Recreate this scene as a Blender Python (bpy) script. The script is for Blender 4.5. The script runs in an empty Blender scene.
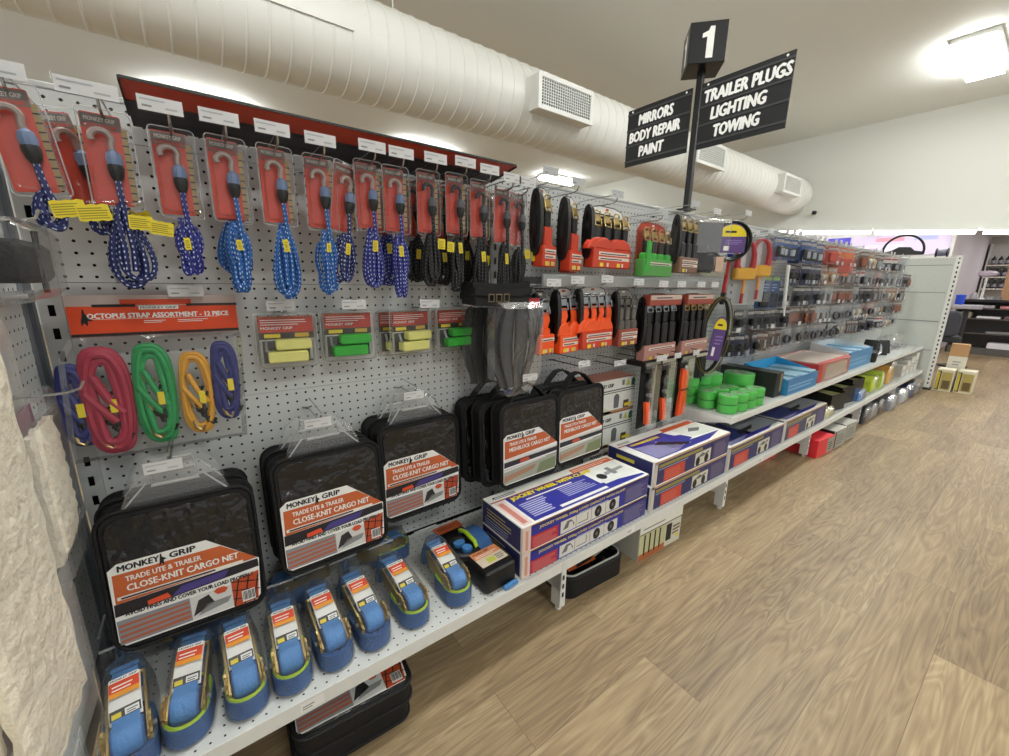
import bpy, math, random
from mathutils import Matrix, Vector
PI = math.pi
R = math.radians
sc = bpy.context.scene
COL = sc.collection
rnd = random.Random(7)

# ------------------------------------------------------------------ materials
def lin(c):
    c = c / 255.0
    return c / 12.92 if c <= .04045 else ((c + .055) / 1.055) ** 2.4
def rgb(h):
    if isinstance(h, tuple): return tuple(lin(v) for v in h) + (1,)
    return tuple(lin(int(h[i:i + 2], 16)) for i in (0, 2, 4)) + (1,)
def newmat(name):
    m = bpy.data.materials.new(name); m.use_nodes = True
    nt = m.node_tree; nt.nodes.clear()
    out = nt.nodes.new('ShaderNodeOutputMaterial')
    return m, nt, out
def nd(nt, t, **kw):
    n = nt.nodes.new(t)
    for k, v in kw.items():
        if k in n.inputs: n.inputs[k].default_value = v
        else: setattr(n, k, v)
    return n
def mth(nt, op, a, b=None, c=None):
    n = nt.nodes.new('ShaderNodeMath'); n.operation = op
    for i, v in enumerate((a, b, c)):
        if v is None: continue
        if isinstance(v, (int, float)): n.inputs[i].default_value = v
        else: nt.links.new(v, n.inputs[i])
    return n.outputs[0]
MC = {}
def M(col, rough=.5, metal=0., noise=.06, nscale=40., bump=0., bscale=60., key=None, coat=0., bdist=.01):
    k = key or (col, rough, metal, noise, bump, bscale, coat)
    if k in MC: return MC[k]
    m, nt, out = newmat('surface_%03d' % len(MC))
    b = nd(nt, 'ShaderNodeBsdfPrincipled', Roughness=rough, Metallic=metal)
    b.inputs['Coat Weight'].default_value = coat
    nt.links.new(b.outputs[0], out.inputs[0])
    tc = nd(nt, 'ShaderNodeTexCoord')
    nz = nd(nt, 'ShaderNodeTexNoise', Scale=nscale, Detail=2.)
    nt.links.new(tc.outputs['Object'], nz.inputs['Vector'])
    c = rgb(col)
    mx = nd(nt, 'ShaderNodeMix', data_type='RGBA')
    mx.inputs['A'].default_value = tuple(max(0, v * (1 - noise)) for v in c[:3]) + (1,)
    mx.inputs['B'].default_value = tuple(min(1, v * (1 + noise)) for v in c[:3]) + (1,)
    nt.links.new(nz.outputs['Fac'], mx.inputs['Factor'])
    nt.links.new(mx.outputs['Result'], b.inputs['Base Color'])
    if bump:
        nb = nd(nt, 'ShaderNodeTexNoise', Scale=bscale, Detail=3.)
        nt.links.new(tc.outputs['Object'], nb.inputs['Vector'])
        bp = nd(nt, 'ShaderNodeBump', Strength=bump, Distance=bdist)
        nt.links.new(nb.outputs['Fac'], bp.inputs['Height'])
        nt.links.new(bp.outputs[0], b.inputs['Normal'])
    MC[k] = m
    return m
def film(name, haze=.06, bump=.3, bscale=30., tint=(1, 1, 1), ior=1.4, rough=.12, gloss=.55):
    if name in MC: return MC[name]
    m, nt, out = newmat(name)
    tr = nd(nt, 'ShaderNodeBsdfTransparent'); tr.inputs[0].default_value = tint + (1,)
    df = nd(nt, 'ShaderNodeBsdfDiffuse'); df.inputs[0].default_value = (.85, .86, .86, 1)
    gl = nd(nt, 'ShaderNodeBsdfGlossy', Roughness=rough)
    m1 = nd(nt, 'ShaderNodeMixShader'); m1.inputs[0].default_value = haze
    nt.links.new(tr.outputs[0], m1.inputs[1]); nt.links.new(df.outputs[0], m1.inputs[2])
    m2 = nd(nt, 'ShaderNodeMixShader')
    fr = nd(nt, 'ShaderNodeFresnel', IOR=ior)
    tc = nd(nt, 'ShaderNodeTexCoord')
    nb = nd(nt, 'ShaderNodeTexNoise', Scale=bscale, Detail=2.5, Distortion=1.2)
    nt.links.new(tc.outputs['Object'], nb.inputs['Vector'])
    bp = nd(nt, 'ShaderNodeBump', Strength=bump, Distance=.02)
    nt.links.new(nb.outputs['Fac'], bp.inputs['Height'])
    nt.links.new(bp.outputs[0], gl.inputs['Normal']); nt.links.new(bp.outputs[0], fr.inputs['Normal'])
    nt.links.new(mth(nt, 'MULTIPLY', fr.outputs[0], gloss), m2.inputs[0])
    nt.links.new(m1.outputs[0], m2.inputs[1]); nt.links.new(gl.outputs[0], m2.inputs[2])
    nt.links.new(m2.outputs[0], out.inputs[0])
    MC[name] = m
    return m
def emis(name, col, strength):
    m, nt, out = newmat(name)
    e = nd(nt, 'ShaderNodeEmission', Strength=strength); e.inputs[0].default_value = col + (1,)
    nt.links.new(e.outputs[0], out.inputs[0])
    return m
def perforated(name, col, pitch, ox, oz, axes='XZ', rad=.12, rough=.45):
    """painted steel with a square grid of punched holes (the hole lets light through)"""
    m, nt, out = newmat(name)
    b = nd(nt, 'ShaderNodeBsdfPrincipled', Roughness=rough)
    b.inputs['Base Color'].default_value = rgb(col)
    tr = nd(nt, 'ShaderNodeBsdfTransparent')
    mx = nd(nt, 'ShaderNodeMixShader')
    tc = nd(nt, 'ShaderNodeTexCoord'); sp = nd(nt, 'ShaderNodeSeparateXYZ')
    nt.links.new(tc.outputs['Object'], sp.inputs[0])
    def f(o, off):
        a = mth(nt, 'DIVIDE', mth(nt, 'SUBTRACT', o, off - 100 * pitch), pitch)
        return mth(nt, 'SUBTRACT', mth(nt, 'FRACT', mth(nt, 'ADD', a, .5)), .5)
    u = f(sp.outputs[axes[0]], ox); v = f(sp.outputs[axes[1]], oz)
    d = mth(nt, 'ADD', mth(nt, 'MULTIPLY', u, u), mth(nt, 'MULTIPLY', v, v))
    k = mth(nt, 'LESS_THAN', d, rad * rad)
    nt.links.new(k, mx.inputs[0]); nt.links.new(b.outputs[0], mx.inputs[1]); nt.links.new(tr.outputs[0], mx.inputs[2])
    nt.links.new(mx.outputs[0], out.inputs[0])
    return m
def cordmat(name, col, dot='c3d3ea', pu=.0105, strands=4, rough=.6):
    """braided cord: coloured sheath with a spiral of pale flecks (from the tube's own u, v)"""
    m, nt, out = newmat(name)
    b = nd(nt, 'ShaderNodeBsdfPrincipled', Roughness=rough)
    uv = nd(nt, 'ShaderNodeUVMap'); sp = nd(nt, 'ShaderNodeSeparateXYZ')
    nt.links.new(uv.outputs[0], sp.inputs[0])
    q = mth(nt, 'DIVIDE', sp.outputs[0], pu)
    fu = mth(nt, 'ABSOLUTE', mth(nt, 'SUBTRACT', mth(nt, 'FRACT', q), .5))
    fv = mth(nt, 'FRACT', mth(nt, 'ADD', mth(nt, 'MULTIPLY', sp.outputs[1], float(strands)), mth(nt, 'MULTIPLY', q, .035)))
    fv = mth(nt, 'ABSOLUTE', mth(nt, 'SUBTRACT', fv, .5))
    k = mth(nt, 'MULTIPLY', mth(nt, 'LESS_THAN', fu, .19), mth(nt, 'LESS_THAN', fv, .15))
    mx = nd(nt, 'ShaderNodeMix', data_type='RGBA')
    mx.inputs['A'].default_value = rgb(col); mx.inputs['B'].default_value = rgb(dot)
    nt.links.new(k, mx.inputs['Factor']); nt.links.new(mx.outputs['Result'], b.inputs['Base Color'])
    nt.links.new(b.outputs[0], out.inputs[0])
    return m

STEEL = M('c3c6c3', .4, key='painted_steel')
STEELW = M('e6e7e2', .4, key='white_steel')
CHROME = M('b9bbbc', .25, 1., key='chrome')
GOLD = M('b9a06a', .32, .9, key='zinc_gold')
SILV = M('aab0b4', .3, .8, key='zinc_silver')
BLACK = M('0b0b0c', .45, key='black_plastic')
BLACKF = M('0a0a0b', .7, bump=.3, bscale=200., key='black_fabric')
BLACKG = M('101012', .2, bump=1., bscale=14., key='black_vinyl', coat=.4, bdist=.03)
DGREY = M('2b2b2d', .5)
GREY = M('6f7173', .5)
WHITE = M('f3f3ef', .5, noise=.02)
INK = M('151516', .5)
TXTG = M('8b8c8e', .5)
RED = M('d14022', .45)
DRED = M('b3242a', .45)
ORANGE = M('e2561d', .5)
BORANGE = M('c9622f', .5)
NEON = M('ff5a1c', .5)
YELLOW = M('ecd72f', .5)
PYEL = M('eae88a', .5)
GREENP = M('37b53b', .5)
LIME = M('b9dd2e', .5)
BLUE = M('3a67a4', .45, bump=.35, bscale=160.)
LBLUE = M('4a86c6', .45, bump=.3, bscale=160.)
NAVY = M('262a63', .5)
RBLUE = M('2c35ad', .5)
PURPLE = M('5a3f7d', .5)
MAGENTA = M('7b2b62', .5)
CREAM = M('f2e9d5', .9, bump=.9, bscale=55., key='fleece')
TAN = M('b98a5c', .7)
BROWN = M('6b4a33', .6)
CLEAR = film('clear_blister', .010, .12, 25., gloss=.32)
SHELL = film('ratchet_shell', .045, .25, 22., gloss=.6)
MITT = film('mitt_bag', .06, .3, 18., gloss=.16, rough=.25)
BAG = film('clear_bag', .022, .35, 16., ior=1.42, gloss=.5, rough=.18)
HAZE = film('cloudy_bag', .10, .35, 20., gloss=.5, rough=.2)
CORD_NAVY = cordmat('cord_navy', '1f2560'); CORD_BLUE = cordmat('cord_blue', '1b5ba6')
CORD_IND = cordmat('cord_indigo', '262a84'); CORD_BLACK = cordmat('cord_black', '0a0a0c', '5d5f63')

# ------------------------------------------------------------------ mesh building
TXT = {}
def textmesh(s, off):
    k = (s, off)
    if k not in TXT:
        c = bpy.data.curves.new('lettering', 'FONT'); c.body = s; c.offset = off; c.resolution_u = 2
        o = bpy.data.objects.new('lettering', c)
        m = bpy.data.meshes.new_from_object(o)
        vs = [(v.co.x, v.co.y) for v in m.vertices]; fs = [tuple(p.vertices) for p in m.polygons]
        bpy.data.objects.remove(o); bpy.data.curves.remove(c); bpy.data.meshes.remove(m)
        x0 = min(v[0] for v in vs); x1 = max(v[0] for v in vs); y0 = min(v[1] for v in vs); y1 = max(v[1] for v in vs)
        TXT[k] = ([((x - x0) / (x1 - x0), (y - y0) / (y1 - y0)) for x, y in vs], fs, (x1 - x0) / (y1 - y0))
    return TXT[k]
def rr(x0, x1, z0, z1, r, n=4):
    o = []
    for cx, cz, a in ((x1 - r, z0 + r, -90), (x1 - r, z1 - r, 0), (x0 + r, z1 - r, 90), (x0 + r, z0 + r, 180)):
        for k in range(n + 1):
            t = R(a + 90. * k / n); o.append((cx + r * math.cos(t), cz + r * math.sin(t)))
    return o
def inset(p, d):
    n = len(p); o = []
    for i in range(n):
        a, b, c = Vector(p[i - 1]), Vector(p[i]), Vector(p[(i + 1) % n])
        e1 = (b - a); e2 = (c - b)
        if e1.length < 1e-9 or e2.length < 1e-9: o.append(p[i]); continue
        n1 = Vector((-e1.y, e1.x)).normalized(); n2 = Vector((-e2.y, e2.x)).normalized()
        h = n1 + n2; h = h / max(h.dot(n1), .3) if h.length > 1e-6 else n1
        o.append(tuple(b + h * d))
    return o
class MB:
    def __init__(s):
        s.v = []; s.f = []; s.mi = []; s.uv = []; s.mats = []; s.T = None; s.fr = None; s.hasuv = False; s.flat = set()
    def m(s, mat):
        if mat not in s.mats: s.mats.append(mat)
        return s.mats.index(mat)
    def add(s, vs, fs, mat, uvs=None):
        b = len(s.v); T = s.T
        for p in vs:
            p = Vector(p); s.v.append(T @ p if T else p)
        i = s.m(mat)
        for k, f in enumerate(fs):
            s.f.append(tuple(b + j for j in f)); s.mi.append(i)
            s.uv.append(uvs[k] if uvs else None)
        if uvs: s.hasuv = True
    def prism(s, poly, ax, a0, a1, mat, bev=0.):
        """poly counter-clockwise in the two other axes (xy, xz or yz order)"""
        def P(q, a): return {'x': (a, q[0], q[1]), 'y': (q[0], a, q[1]), 'z': (q[0], q[1], a)}[ax]
        n = len(poly); rings = []
        if bev > 0:
            ins = inset(poly, bev); sg = 1 if a1 > a0 else -1
            rings = [(ins, a0), (poly, a0 + sg * bev), (poly, a1 - sg * bev), (ins, a1)]
        else: rings = [(poly, a0), (poly, a1)]
        vs = [P(q, a) for r, a in rings for q in r]; fs = []
        for k in range(len(rings) - 1):
            for i in range(n):
                j = (i + 1) % n; fs.append((k * n + i, k * n + j, (k + 1) * n + j, (k + 1) * n + i))
        fs.append(tuple(range(n))[::-1]); fs.append(tuple((len(rings) - 1) * n + i for i in range(n)))
        s.add(vs, fs, mat)
    def box(s, x0, x1, y0, y1, z0, z1, mat, bev=0.):
        s.prism([(x0, z0), (x1, z0), (x1, z1), (x0, z1)], 'y', y0, y1, mat, bev)
    def tube(s, path, r, mat, n=6, closed=False):
        P = [Vector(p) for p in path]; L = len(P); rad = r if callable(r) else (lambda t: r)
        T = []
        for i in range(L):
            a = P[i - 1] if (i > 0 or closed) else P[i]; b = P[(i + 1) % L] if (i < L - 1 or closed) else P[i]
            d = b - a; T.append(d.normalized() if d.length > 1e-9 else Vector((0, 0, 1)))
        up = Vector((0, 1, 0)) if abs(T[0].y) < .9 else Vector((1, 0, 0))
        N = (up - T[0] * up.dot(T[0])).normalized(); vs = []; ln = [0.]
        for i in range(L):
            N = N - T[i] * N.dot(T[i])
            N = N.normalized() if N.length > 1e-6 else T[i].orthogonal().normalized()
            B = T[i].cross(N); rr_ = rad(i / max(1, L - 1))
            for k in range(n):
                a = 2 * PI * k / n; vs.append(P[i] + (N * math.cos(a) + B * math.sin(a)) * rr_)
            if i: ln.append(ln[-1] + (P[i] - P[i - 1]).length)
        fs = []; uvs = []
        for i in range(L if closed else L - 1):
            j = (i + 1) % L; u0 = ln[i]; u1 = ln[j] if j else ln[i] + (P[0] - P[-1]).length
            for k in range(n):
                l = (k + 1) % n
                fs.append((i * n + k, i * n + l, j * n + l, j * n + k))
                uvs.append(((u0, k / n), (u0, (k + 1) / n), (u1, (k + 1) / n), (u1, k / n)))
        if not closed:
            fs.append(tuple(range(n))[::-1]); uvs.append(((0, 0),) * n)
            fs.append(tuple((L - 1) * n + k for k in range(n))); uvs.append(((0, 0),) * n)
        s.add(vs, fs, mat, uvs)
    def lathe(s, prof, c, mat, ax='z', n=16, cap=True):
        vs = []; c = Vector(c)
        for r, h in prof:
            for k in range(n):
                a = 2 * PI * k / n; x, y = r * math.cos(a), r * math.sin(a)
                vs.append(c + Vector({'z': (x, y, h), 'y': (x, h, y), 'x': (h, x, y)}[ax]))
        fs = []
        for i in range(len(prof) - 1):
            for k in range(n):
                l = (k + 1) % n; fs.append((i * n + k, i * n + l, (i + 1) * n + l, (i + 1) * n + k))
        if cap:
            fs.append(tuple(range(n))[::-1]); fs.append(tuple((len(prof) - 1) * n + k for k in range(n)))
        s.add(vs, fs, mat)
    def strip(s, path, w, t, mat, side=(1, 0, 0)):
        """flat webbing of width w (along side) and thickness t following path"""
        P = [Vector(p) for p in path]; S = Vector(side).normalized(); L = len(P); vs = []
        for i in range(L):
            d = (P[min(i + 1, L - 1)] - P[max(i - 1, 0)]).normalized(); n_ = d.cross(S).normalized()
            for a, b in ((-1, -1), (1, -1), (1, 1), (-1, 1)): vs.append(P[i] + S * (a * w / 2) + n_ * (b * t / 2))
        fs = [(i * 4 + k, i * 4 + (k + 1) % 4, i * 4 + 4 + (k + 1) % 4, i * 4 + 4 + k) for i in range(L - 1) for k in range(4)]
        fs += [(3, 2, 1, 0), tuple((L - 1) * 4 + k for k in range(4))]
        s.add(vs, fs, mat)
    # printing on a plane: frame = origin, u, v, normal
    def frame(s, o, u, v):
        u = Vector(u).normalized(); v = Vector(v).normalized(); s.fr = (Vector(o), u, v, u.cross(v))
    def pp(s, a, b, l): o, u, v, n = s.fr; return o + u * a + v * b + n * (.0004 + l * .0005)
    def poly(s, pts, mat, l=0): s.add([s.pp(a, b, l) for a, b in pts], [tuple(range(len(pts)))], mat)
    def rect(s, a0, b0, a1, b1, mat, l=0): s.poly([(a0, b0), (a1, b0), (a1, b1), (a0, b1)], mat, l)
    def lines(s, a0, b0, a1, b1, n, mat, l=1, fill=.45, seed=1):
        g = random.Random(seed); h = (b1 - b0) / n
        for i in range(n):
            s.rect(a0, b0 + h * i, a0 + (a1 - a0) * g.uniform(.75, 1.), b0 + h * (i + fill), mat, l)
    def text(s, t, a, b, h, mat, w=None, l=1, bold=.02, it=0.):
        vs, fs, asp = textmesh(t, 0.); w = w or h * asp; d = bold * h * 1.3
        for k, (dx, dy) in enumerate(((-1, 0), (1, 0), (0, -.7), (0, .7))): s.add([s.pp(a + x * w + it * y * h + dx * d, b + y * h + dy * d, l + .16 * k) for x, y in vs], fs, mat)
    def build(s, name, parent=None, smooth=True, loc=None, ang=35):
        me = bpy.data.meshes.new(name); me.from_pydata([tuple(v) for v in s.v], [], s.f)
        for m in s.mats: me.materials.append(m)
        me.polygons.foreach_set('material_index', s.mi)
        if s.hasuv:
            ul = me.uv_layers.new(name='UVMap').data
            for p in me.polygons:
                u = s.uv[p.index]
                if u:
                    for k, li in enumerate(p.loop_indices): ul[li].uv = u[k]
        if smooth:
            me.polygons.foreach_set('use_smooth', [True] * len(me.polygons))
            me.set_sharp_from_angle(angle=R(ang))
        me.validate(); me.update()
        o = bpy.data.objects.new(name, me); COL.objects.link(o)
        if parent: o.parent = parent
        if loc: o.location = loc
        return o
def tag(o, label=None, cat=None, group=None, kind=None):
    for k, v in (('label', label), ('category', cat), ('group', group), ('kind', kind)):
        if v: o[k] = v
    return o
def thing(name, label, cat, loc=(0, 0, 0), rz=0., rx=0., ry=0., group=None):
    o = bpy.data.objects.new(name, None); COL.objects.link(o); o.empty_display_size = .05
    o.location = loc; o.rotation_euler = (rx, ry, rz)
    return tag(o, label, cat, group)
def dup(root, label, loc, rz=0., rx=0., ry=0., group=None):
    def cp(o, p):
        c = o.copy(); COL.objects.link(c)
        if p: c.parent = p
        for ch in list(o.children): cp(ch, c)
        return c
    r = cp(root, None); r.location = loc; r.rotation_euler = (rx, ry, rz); r['label'] = label
    if group: r['group'] = group
    elif 'group' in r: del r['group']
    return r
def struct(name, mb, smooth=False): return tag(mb.build(name, None, smooth), kind='structure')
ORD = ['first', 'second', 'third', 'fourth', 'fifth', 'sixth', 'seventh', 'eighth', 'ninth', 'tenth', 'eleventh', 'twelfth', 'thirteenth', 'fourteenth', 'fifteenth', 'sixteenth']
# ------------------------------------------------------------------ camera, view
EXPO = .52
CF, YAW, PIT, ROL = 410.977, .92918387, .23028346, .01610403
fw = Vector((math.cos(YAW) * math.cos(PIT), math.sin(YAW) * math.cos(PIT), -math.sin(PIT)))
r0 = Vector((math.sin(YAW), -math.cos(YAW), 0)); u0 = r0.cross(fw)
rv = math.cos(ROL) * r0 + math.sin(ROL) * u0; uv_ = -math.sin(ROL) * r0 + math.cos(ROL) * u0
cd = bpy.data.cameras.new('camera'); cam = bpy.data.objects.new('camera', cd); COL.objects.link(cam)
cd.sensor_width = 36.; cd.lens = CF / 1009. * 36.; cd.clip_start = .02
cam.matrix_world = Matrix(((rv.x, uv_.x, -fw.x, .21801), (rv.y, uv_.y, -fw.y, -1.29859), (rv.z, uv_.z, -fw.z, 1.14406), (0, 0, 0, 1)))
sc.camera = cam
sc.view_settings.view_transform = 'Standard'; sc.view_settings.look = 'None'
sc.view_settings.gamma = 1.; sc.view_settings.use_curve_mapping = False
sc.view_settings.exposure = EXPO
sc.cycles.transparent_max_bounces = 32
sc.cycles.max_bounces = 8
w = bpy.data.worlds.new('room_air'); sc.world = w; w.use_nodes = True
w.node_tree.nodes['Background'].inputs[0].default_value = (.97, .99, 1., 1); w.node_tree.nodes['Background'].inputs[1].default_value = .52

# ------------------------------------------------------------------ the setting
def floormat():
    m, nt, out = newmat('oak_vinyl_planks')
    b = nd(nt, 'ShaderNodeBsdfPrincipled', Roughness=.42)
    tc = nd(nt, 'ShaderNodeTexCoord')
    mp = nd(nt, 'ShaderNodeMapping'); nt.links.new(tc.outputs['Object'], mp.inputs[0])
    br = nd(nt, 'ShaderNodeTexBrick', Scale=1., offset=.37, offset_frequency=2, squash=1.)
    br.inputs['Color1'].default_value = (0, 0, 0, 1); br.inputs['Color2'].default_value = (1, 1, 1, 1); br.inputs['Mortar'].default_value = (.5, .5, .5, 1)
    br.inputs['Mortar Size'].default_value = .0012; br.inputs['Brick Width'].default_value = 1.22; br.inputs['Row Height'].default_value = .18
    br.inputs['Mortar Smooth'].default_value = .2
    nt.links.new(mp.outputs[0], br.inputs['Vector'])
    pr = mth(nt, 'MULTIPLY', br.outputs['Color'], 37.)
    sp = nd(nt, 'ShaderNodeSeparateXYZ'); nt.links.new(mp.outputs[0], sp.inputs[0])
    def grain(sx, sy, detail, dist, off):
        cb = nd(nt, 'ShaderNodeCombineXYZ')
        nt.links.new(mth(nt, 'MULTIPLY', sp.outputs[0], sx), cb.inputs[0]); nt.links.new(mth(nt, 'MULTIPLY', sp.outputs[1], sy), cb.inputs[1])
        nt.links.new(mth(nt, 'ADD', pr, off), cb.inputs[2])
        n = nd(nt, 'ShaderNodeTexNoise', Scale=1., Detail=detail, Distortion=dist, Roughness=.6); nt.links.new(cb.outputs[0], n.inputs['Vector'])
        return n.outputs['Fac']
    g1 = grain(1.5, 13., 2., 1.1, 0.); g2 = grain(4., 110., 3., .2, 5.)
    # cathedral figure: bands across a warped field
    bands = mth(nt, 'ABSOLUTE', mth(nt, 'SUBTRACT', mth(nt, 'FRACT', mth(nt, 'MULTIPLY', g1, 8.)), .5))
    k = mth(nt, 'ADD', mth(nt, 'MULTIPLY', bands, .42), mth(nt, 'MULTIPLY', g2, .55))
    k = mth(nt, 'ADD', k, mth(nt, 'MULTIPLY', mth(nt, 'SUBTRACT', br.outputs['Color'], .5), .22))
    k = mth(nt, 'ADD', k, mth(nt, 'MULTIPLY', mth(nt, 'SUBTRACT', grain(.8, 3.5, 1., .4, 9.), .5), .5))
    cr = nd(nt, 'ShaderNodeValToRGB'); nt.links.new(k, cr.inputs[0])
    e = cr.color_ramp.elements; e[0].position = .1; e[0].color = rgb('73604a'); e[1].position = .85; e[1].color = rgb('c9b48f')
    x = cr.color_ramp.elements.new(.45); x.color = rgb('a18a69')
    mx = nd(nt, 'ShaderNodeMix', data_type='RGBA'); mx.inputs['B'].default_value = rgb('6d5a47')
    nt.links.new(mth(nt, 'MULTIPLY', br.outputs['Fac'], .55), mx.inputs['Factor']); nt.links.new(cr.outputs[0], mx.inputs['A'])
    nt.links.new(mx.outputs['Result'], b.inputs['Base Color'])
    nt.links.new(b.outputs[0], out.inputs[0])
    return m
CZ = 3.95
FLOOR = floormat()
PAINT = M('dedfd8', .7, noise=.015, nscale=.8); CEIL = M('eef0ec', .75, noise=.015, nscale=.7); LILAC = M('d8d2d6', .7, noise=.02, nscale=2.)
b = MB(); b.box(-4, 16, -7, 13, -.1, 0, FLOOR); struct('floor', b)
b = MB(); b.box(-4, 10.35, -7, 13, CZ, CZ + .15, CEIL); struct('ceiling', b)
b = MB(); b.box(-4, 10.35, 12.8, 13, 0, CZ, PAINT); struct('wall_back', b)
def zb(y): return 2.063 + .076 * y
b = MB(); b.prism([(-7, zb(-7)), (12.8, zb(12.8)), (12.8, CZ), (-7, CZ)], 'x', 10.2, 10.35, PAINT); struct('wall_bulkhead', b)
b = MB(); b.box(10.35, 16, -7, 6, 2.32, 2.42, CEIL); struct('ceiling_lower', b)
b = MB(); b.box(10.6, 10.7, .02, 6, 0, 2.32, PAINT); struct('wall_display', b)
b = MB(); b.box(10.7, 15.2, .02, .12, 0, 2.32, LILAC); struct('wall_side', b)
b = MB(); b.box(15.2, 15.3, -7, .12, 0, 2.32, M('c9c6bd', .7)); struct('wall_far', b)

# ceiling lights
LAMP = emis('lamp_diffuser', (.96, .985, .955), 26.)
TUBE = emis('lamp_tube', (1., .96, 1.), 9.)
fixtures = [(8.25, -.1), (8.6, 7.6), (4.5, -.1), (.75, -.1), (-3., -.1), (4.6, 7.6), (.75, 7.6), (4.5, -3.9), (.75, -3.9), (8.25, -3.9)]
where = ['above the end of the aisle', 'beyond the round duct', 'over the middle of the gondola', 'over the near end of the gondola', 'behind the viewer over the gondola line',
         'on the far side over the middle of the shop', 'on the far side over the near corner', 'over the middle of the next aisle', 'over the near end of the next aisle', 'over the far end of the next aisle']
for k, (x, y) in enumerate(fixtures):
    t = thing('ceiling_light', 'white rectangular ceiling light ' + where[k], 'ceiling light', (x, y, CZ))
    b = MB(); b.prism(rr(-.62, .62, -.2, .2, .03), 'z', 0, -.05, STEELW, .008); b.build('housing', t)
    b = MB(); b.box(-.58, .58, -.165, .165, -.13, -.051, LAMP); b.build('diffuser', t, False)
for k, (y0, y1) in enumerate(((2.62, 2.17), (2.13, 1.03), (1.0, -.26), (-.3, -1.6))):
    ym = (y0 + y1) / 2; L = abs(y1 - y0)
    t = thing('linear_light', ['short strip light at the left end of the row', 'strip light left of centre in the row', 'strip light above the empty end panel', 'strip light at the right end of the row, over the counter'][k] + ' under the white bulkhead', 'strip light', (10.15, ym, zb(ym)), rx=math.atan(.076))
    b = MB(); b.box(-.05, .05, -L / 2, L / 2, -.005, .03, STEELW, .004); b.build('batten', t)
    b = MB(); b.tube([(-.01, -L / 2 + .02, -.025), (-.01, L / 2 - .02, -.03)], .036, TUBE, 10); b.build('tube', t)

for k, (x, y) in enumerate(((12.2, -1.3), (14.2, -1.2))):  # added fill lights that brighten the space under the lower ceiling
    t = thing('ceiling_light', 'added square fill light %s behind the white bulkhead' % ('over the counter', 'by the bottle shelving')[k], 'ceiling light', (x, y, 2.32))
    b = MB(); b.prism(rr(-.3, .3, -.3, .3, .03), 'z', 0, -.04, STEELW, .008); b.build('housing', t)
    b = MB(); b.add([(-.26, -.26, -.041), (.26, -.26, -.041), (.26, .26, -.041), (-.26, .26, -.041)], [(3, 2, 1, 0)], emis('fill_lamp_%d' % k, (1., .95, .98), 14.)); b.build('diffuser', t)

# spiral duct with outlet boxes
DY, DZ, DR = 2.41, 2.89, .34
t = thing('spiral_duct', 'long white spiral ventilation duct hanging below the ceiling', 'duct', (0, DY, DZ))
WD = M('e9e9e2', .42, noise=.015); b = MB(); pr = []
x = -3.5
while x < 10.2:
    for dx, dr in ((0, 0), (.005, .006), (.012, .006), (.017, 0)): pr.append((DR + dr, min(x + dx, 10.2)))
    x += .131
b.lathe(pr, (0, 0, 0), WD, 'x', 56); b.build('duct_tube', t, ang=50)
for k, x0 in enumerate((3.0, 5.76, 8.55)):
    b = MB(); yf = 1.97 - DY; zc = 2.872 - DZ; L = .72; h = .145; W = STEELW
    fr = .035
    b.box(x0, x0 + L, yf + .012, -.2, zc - h, zc + h, W)
    v = b.build('outlet_box', t)
    b = MB()
    b.box(x0 - .01, x0 + fr, yf - .012, yf + .02, zc - h - .01, zc + h + .01, W, .004); b.box(x0 + L - fr, x0 + L + .01, yf - .012, yf + .02, zc - h - .01, zc + h + .01, W, .004)
    b.box(x0 + fr, x0 + L - fr, yf - .012, yf + .02, zc + h - fr, zc + h + .01, W, .004); b.box(x0 + fr, x0 + L - fr, yf - .012, yf + .02, zc - h - .01, zc - h + fr, W, .004)
    b.build('outlet_frame', v)
    b = MB(); b.box(x0 + fr, x0 + L - fr, yf + .006, yf + .0115, zc - h + fr, zc + h - fr, DGREY)
    n = 22
    for i in range(1, n): xx = x0 + fr + (L - 2 * fr) * i / n; b.box(xx - .0035, xx + .0035, yf - .006, yf + .006, zc - h + fr, zc + h - fr, W)
    for i in range(1, 9): zz = zc - h + fr + (2 * h - 2 * fr) * i / 9; b.box(x0 + fr, x0 + L - fr, yf - .009, yf - .003, zz - .003, zz + .003, W)
    b.build('grille', v)
b = MB(); a0, a1 = R(110), R(187); n = 14; vs = []; fs = []
for i in range(n + 1):
    a = a0 + (a1 - a0) * i / n
    for rad in (DR + .004, DR + .014):
        for xx in (.30, 1.36): vs.append((xx, rad * math.cos(a), rad * math.sin(a)))
for i in range(n):
    q = i * 4; fs += [(q + 2, q + 3, q + 7, q + 6), (q, q + 4, q + 5, q + 1), (q, q + 2, q + 6, q + 4), (q + 1, q + 5, q + 7, q + 3)]
fs += [(0, 1, 3, 2), (n * 4, n * 4 + 2, n * 4 + 3, n * 4 + 1)]
b.add(vs, fs, WD); b.build('access_patch', t)
for x in (1.80,):
    b = MB(); b.tube([(x, 0, DR - .01), (x, 0, CZ - DZ)], .006, STEELW, 6); b.build('hanger_rod', t)

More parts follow.
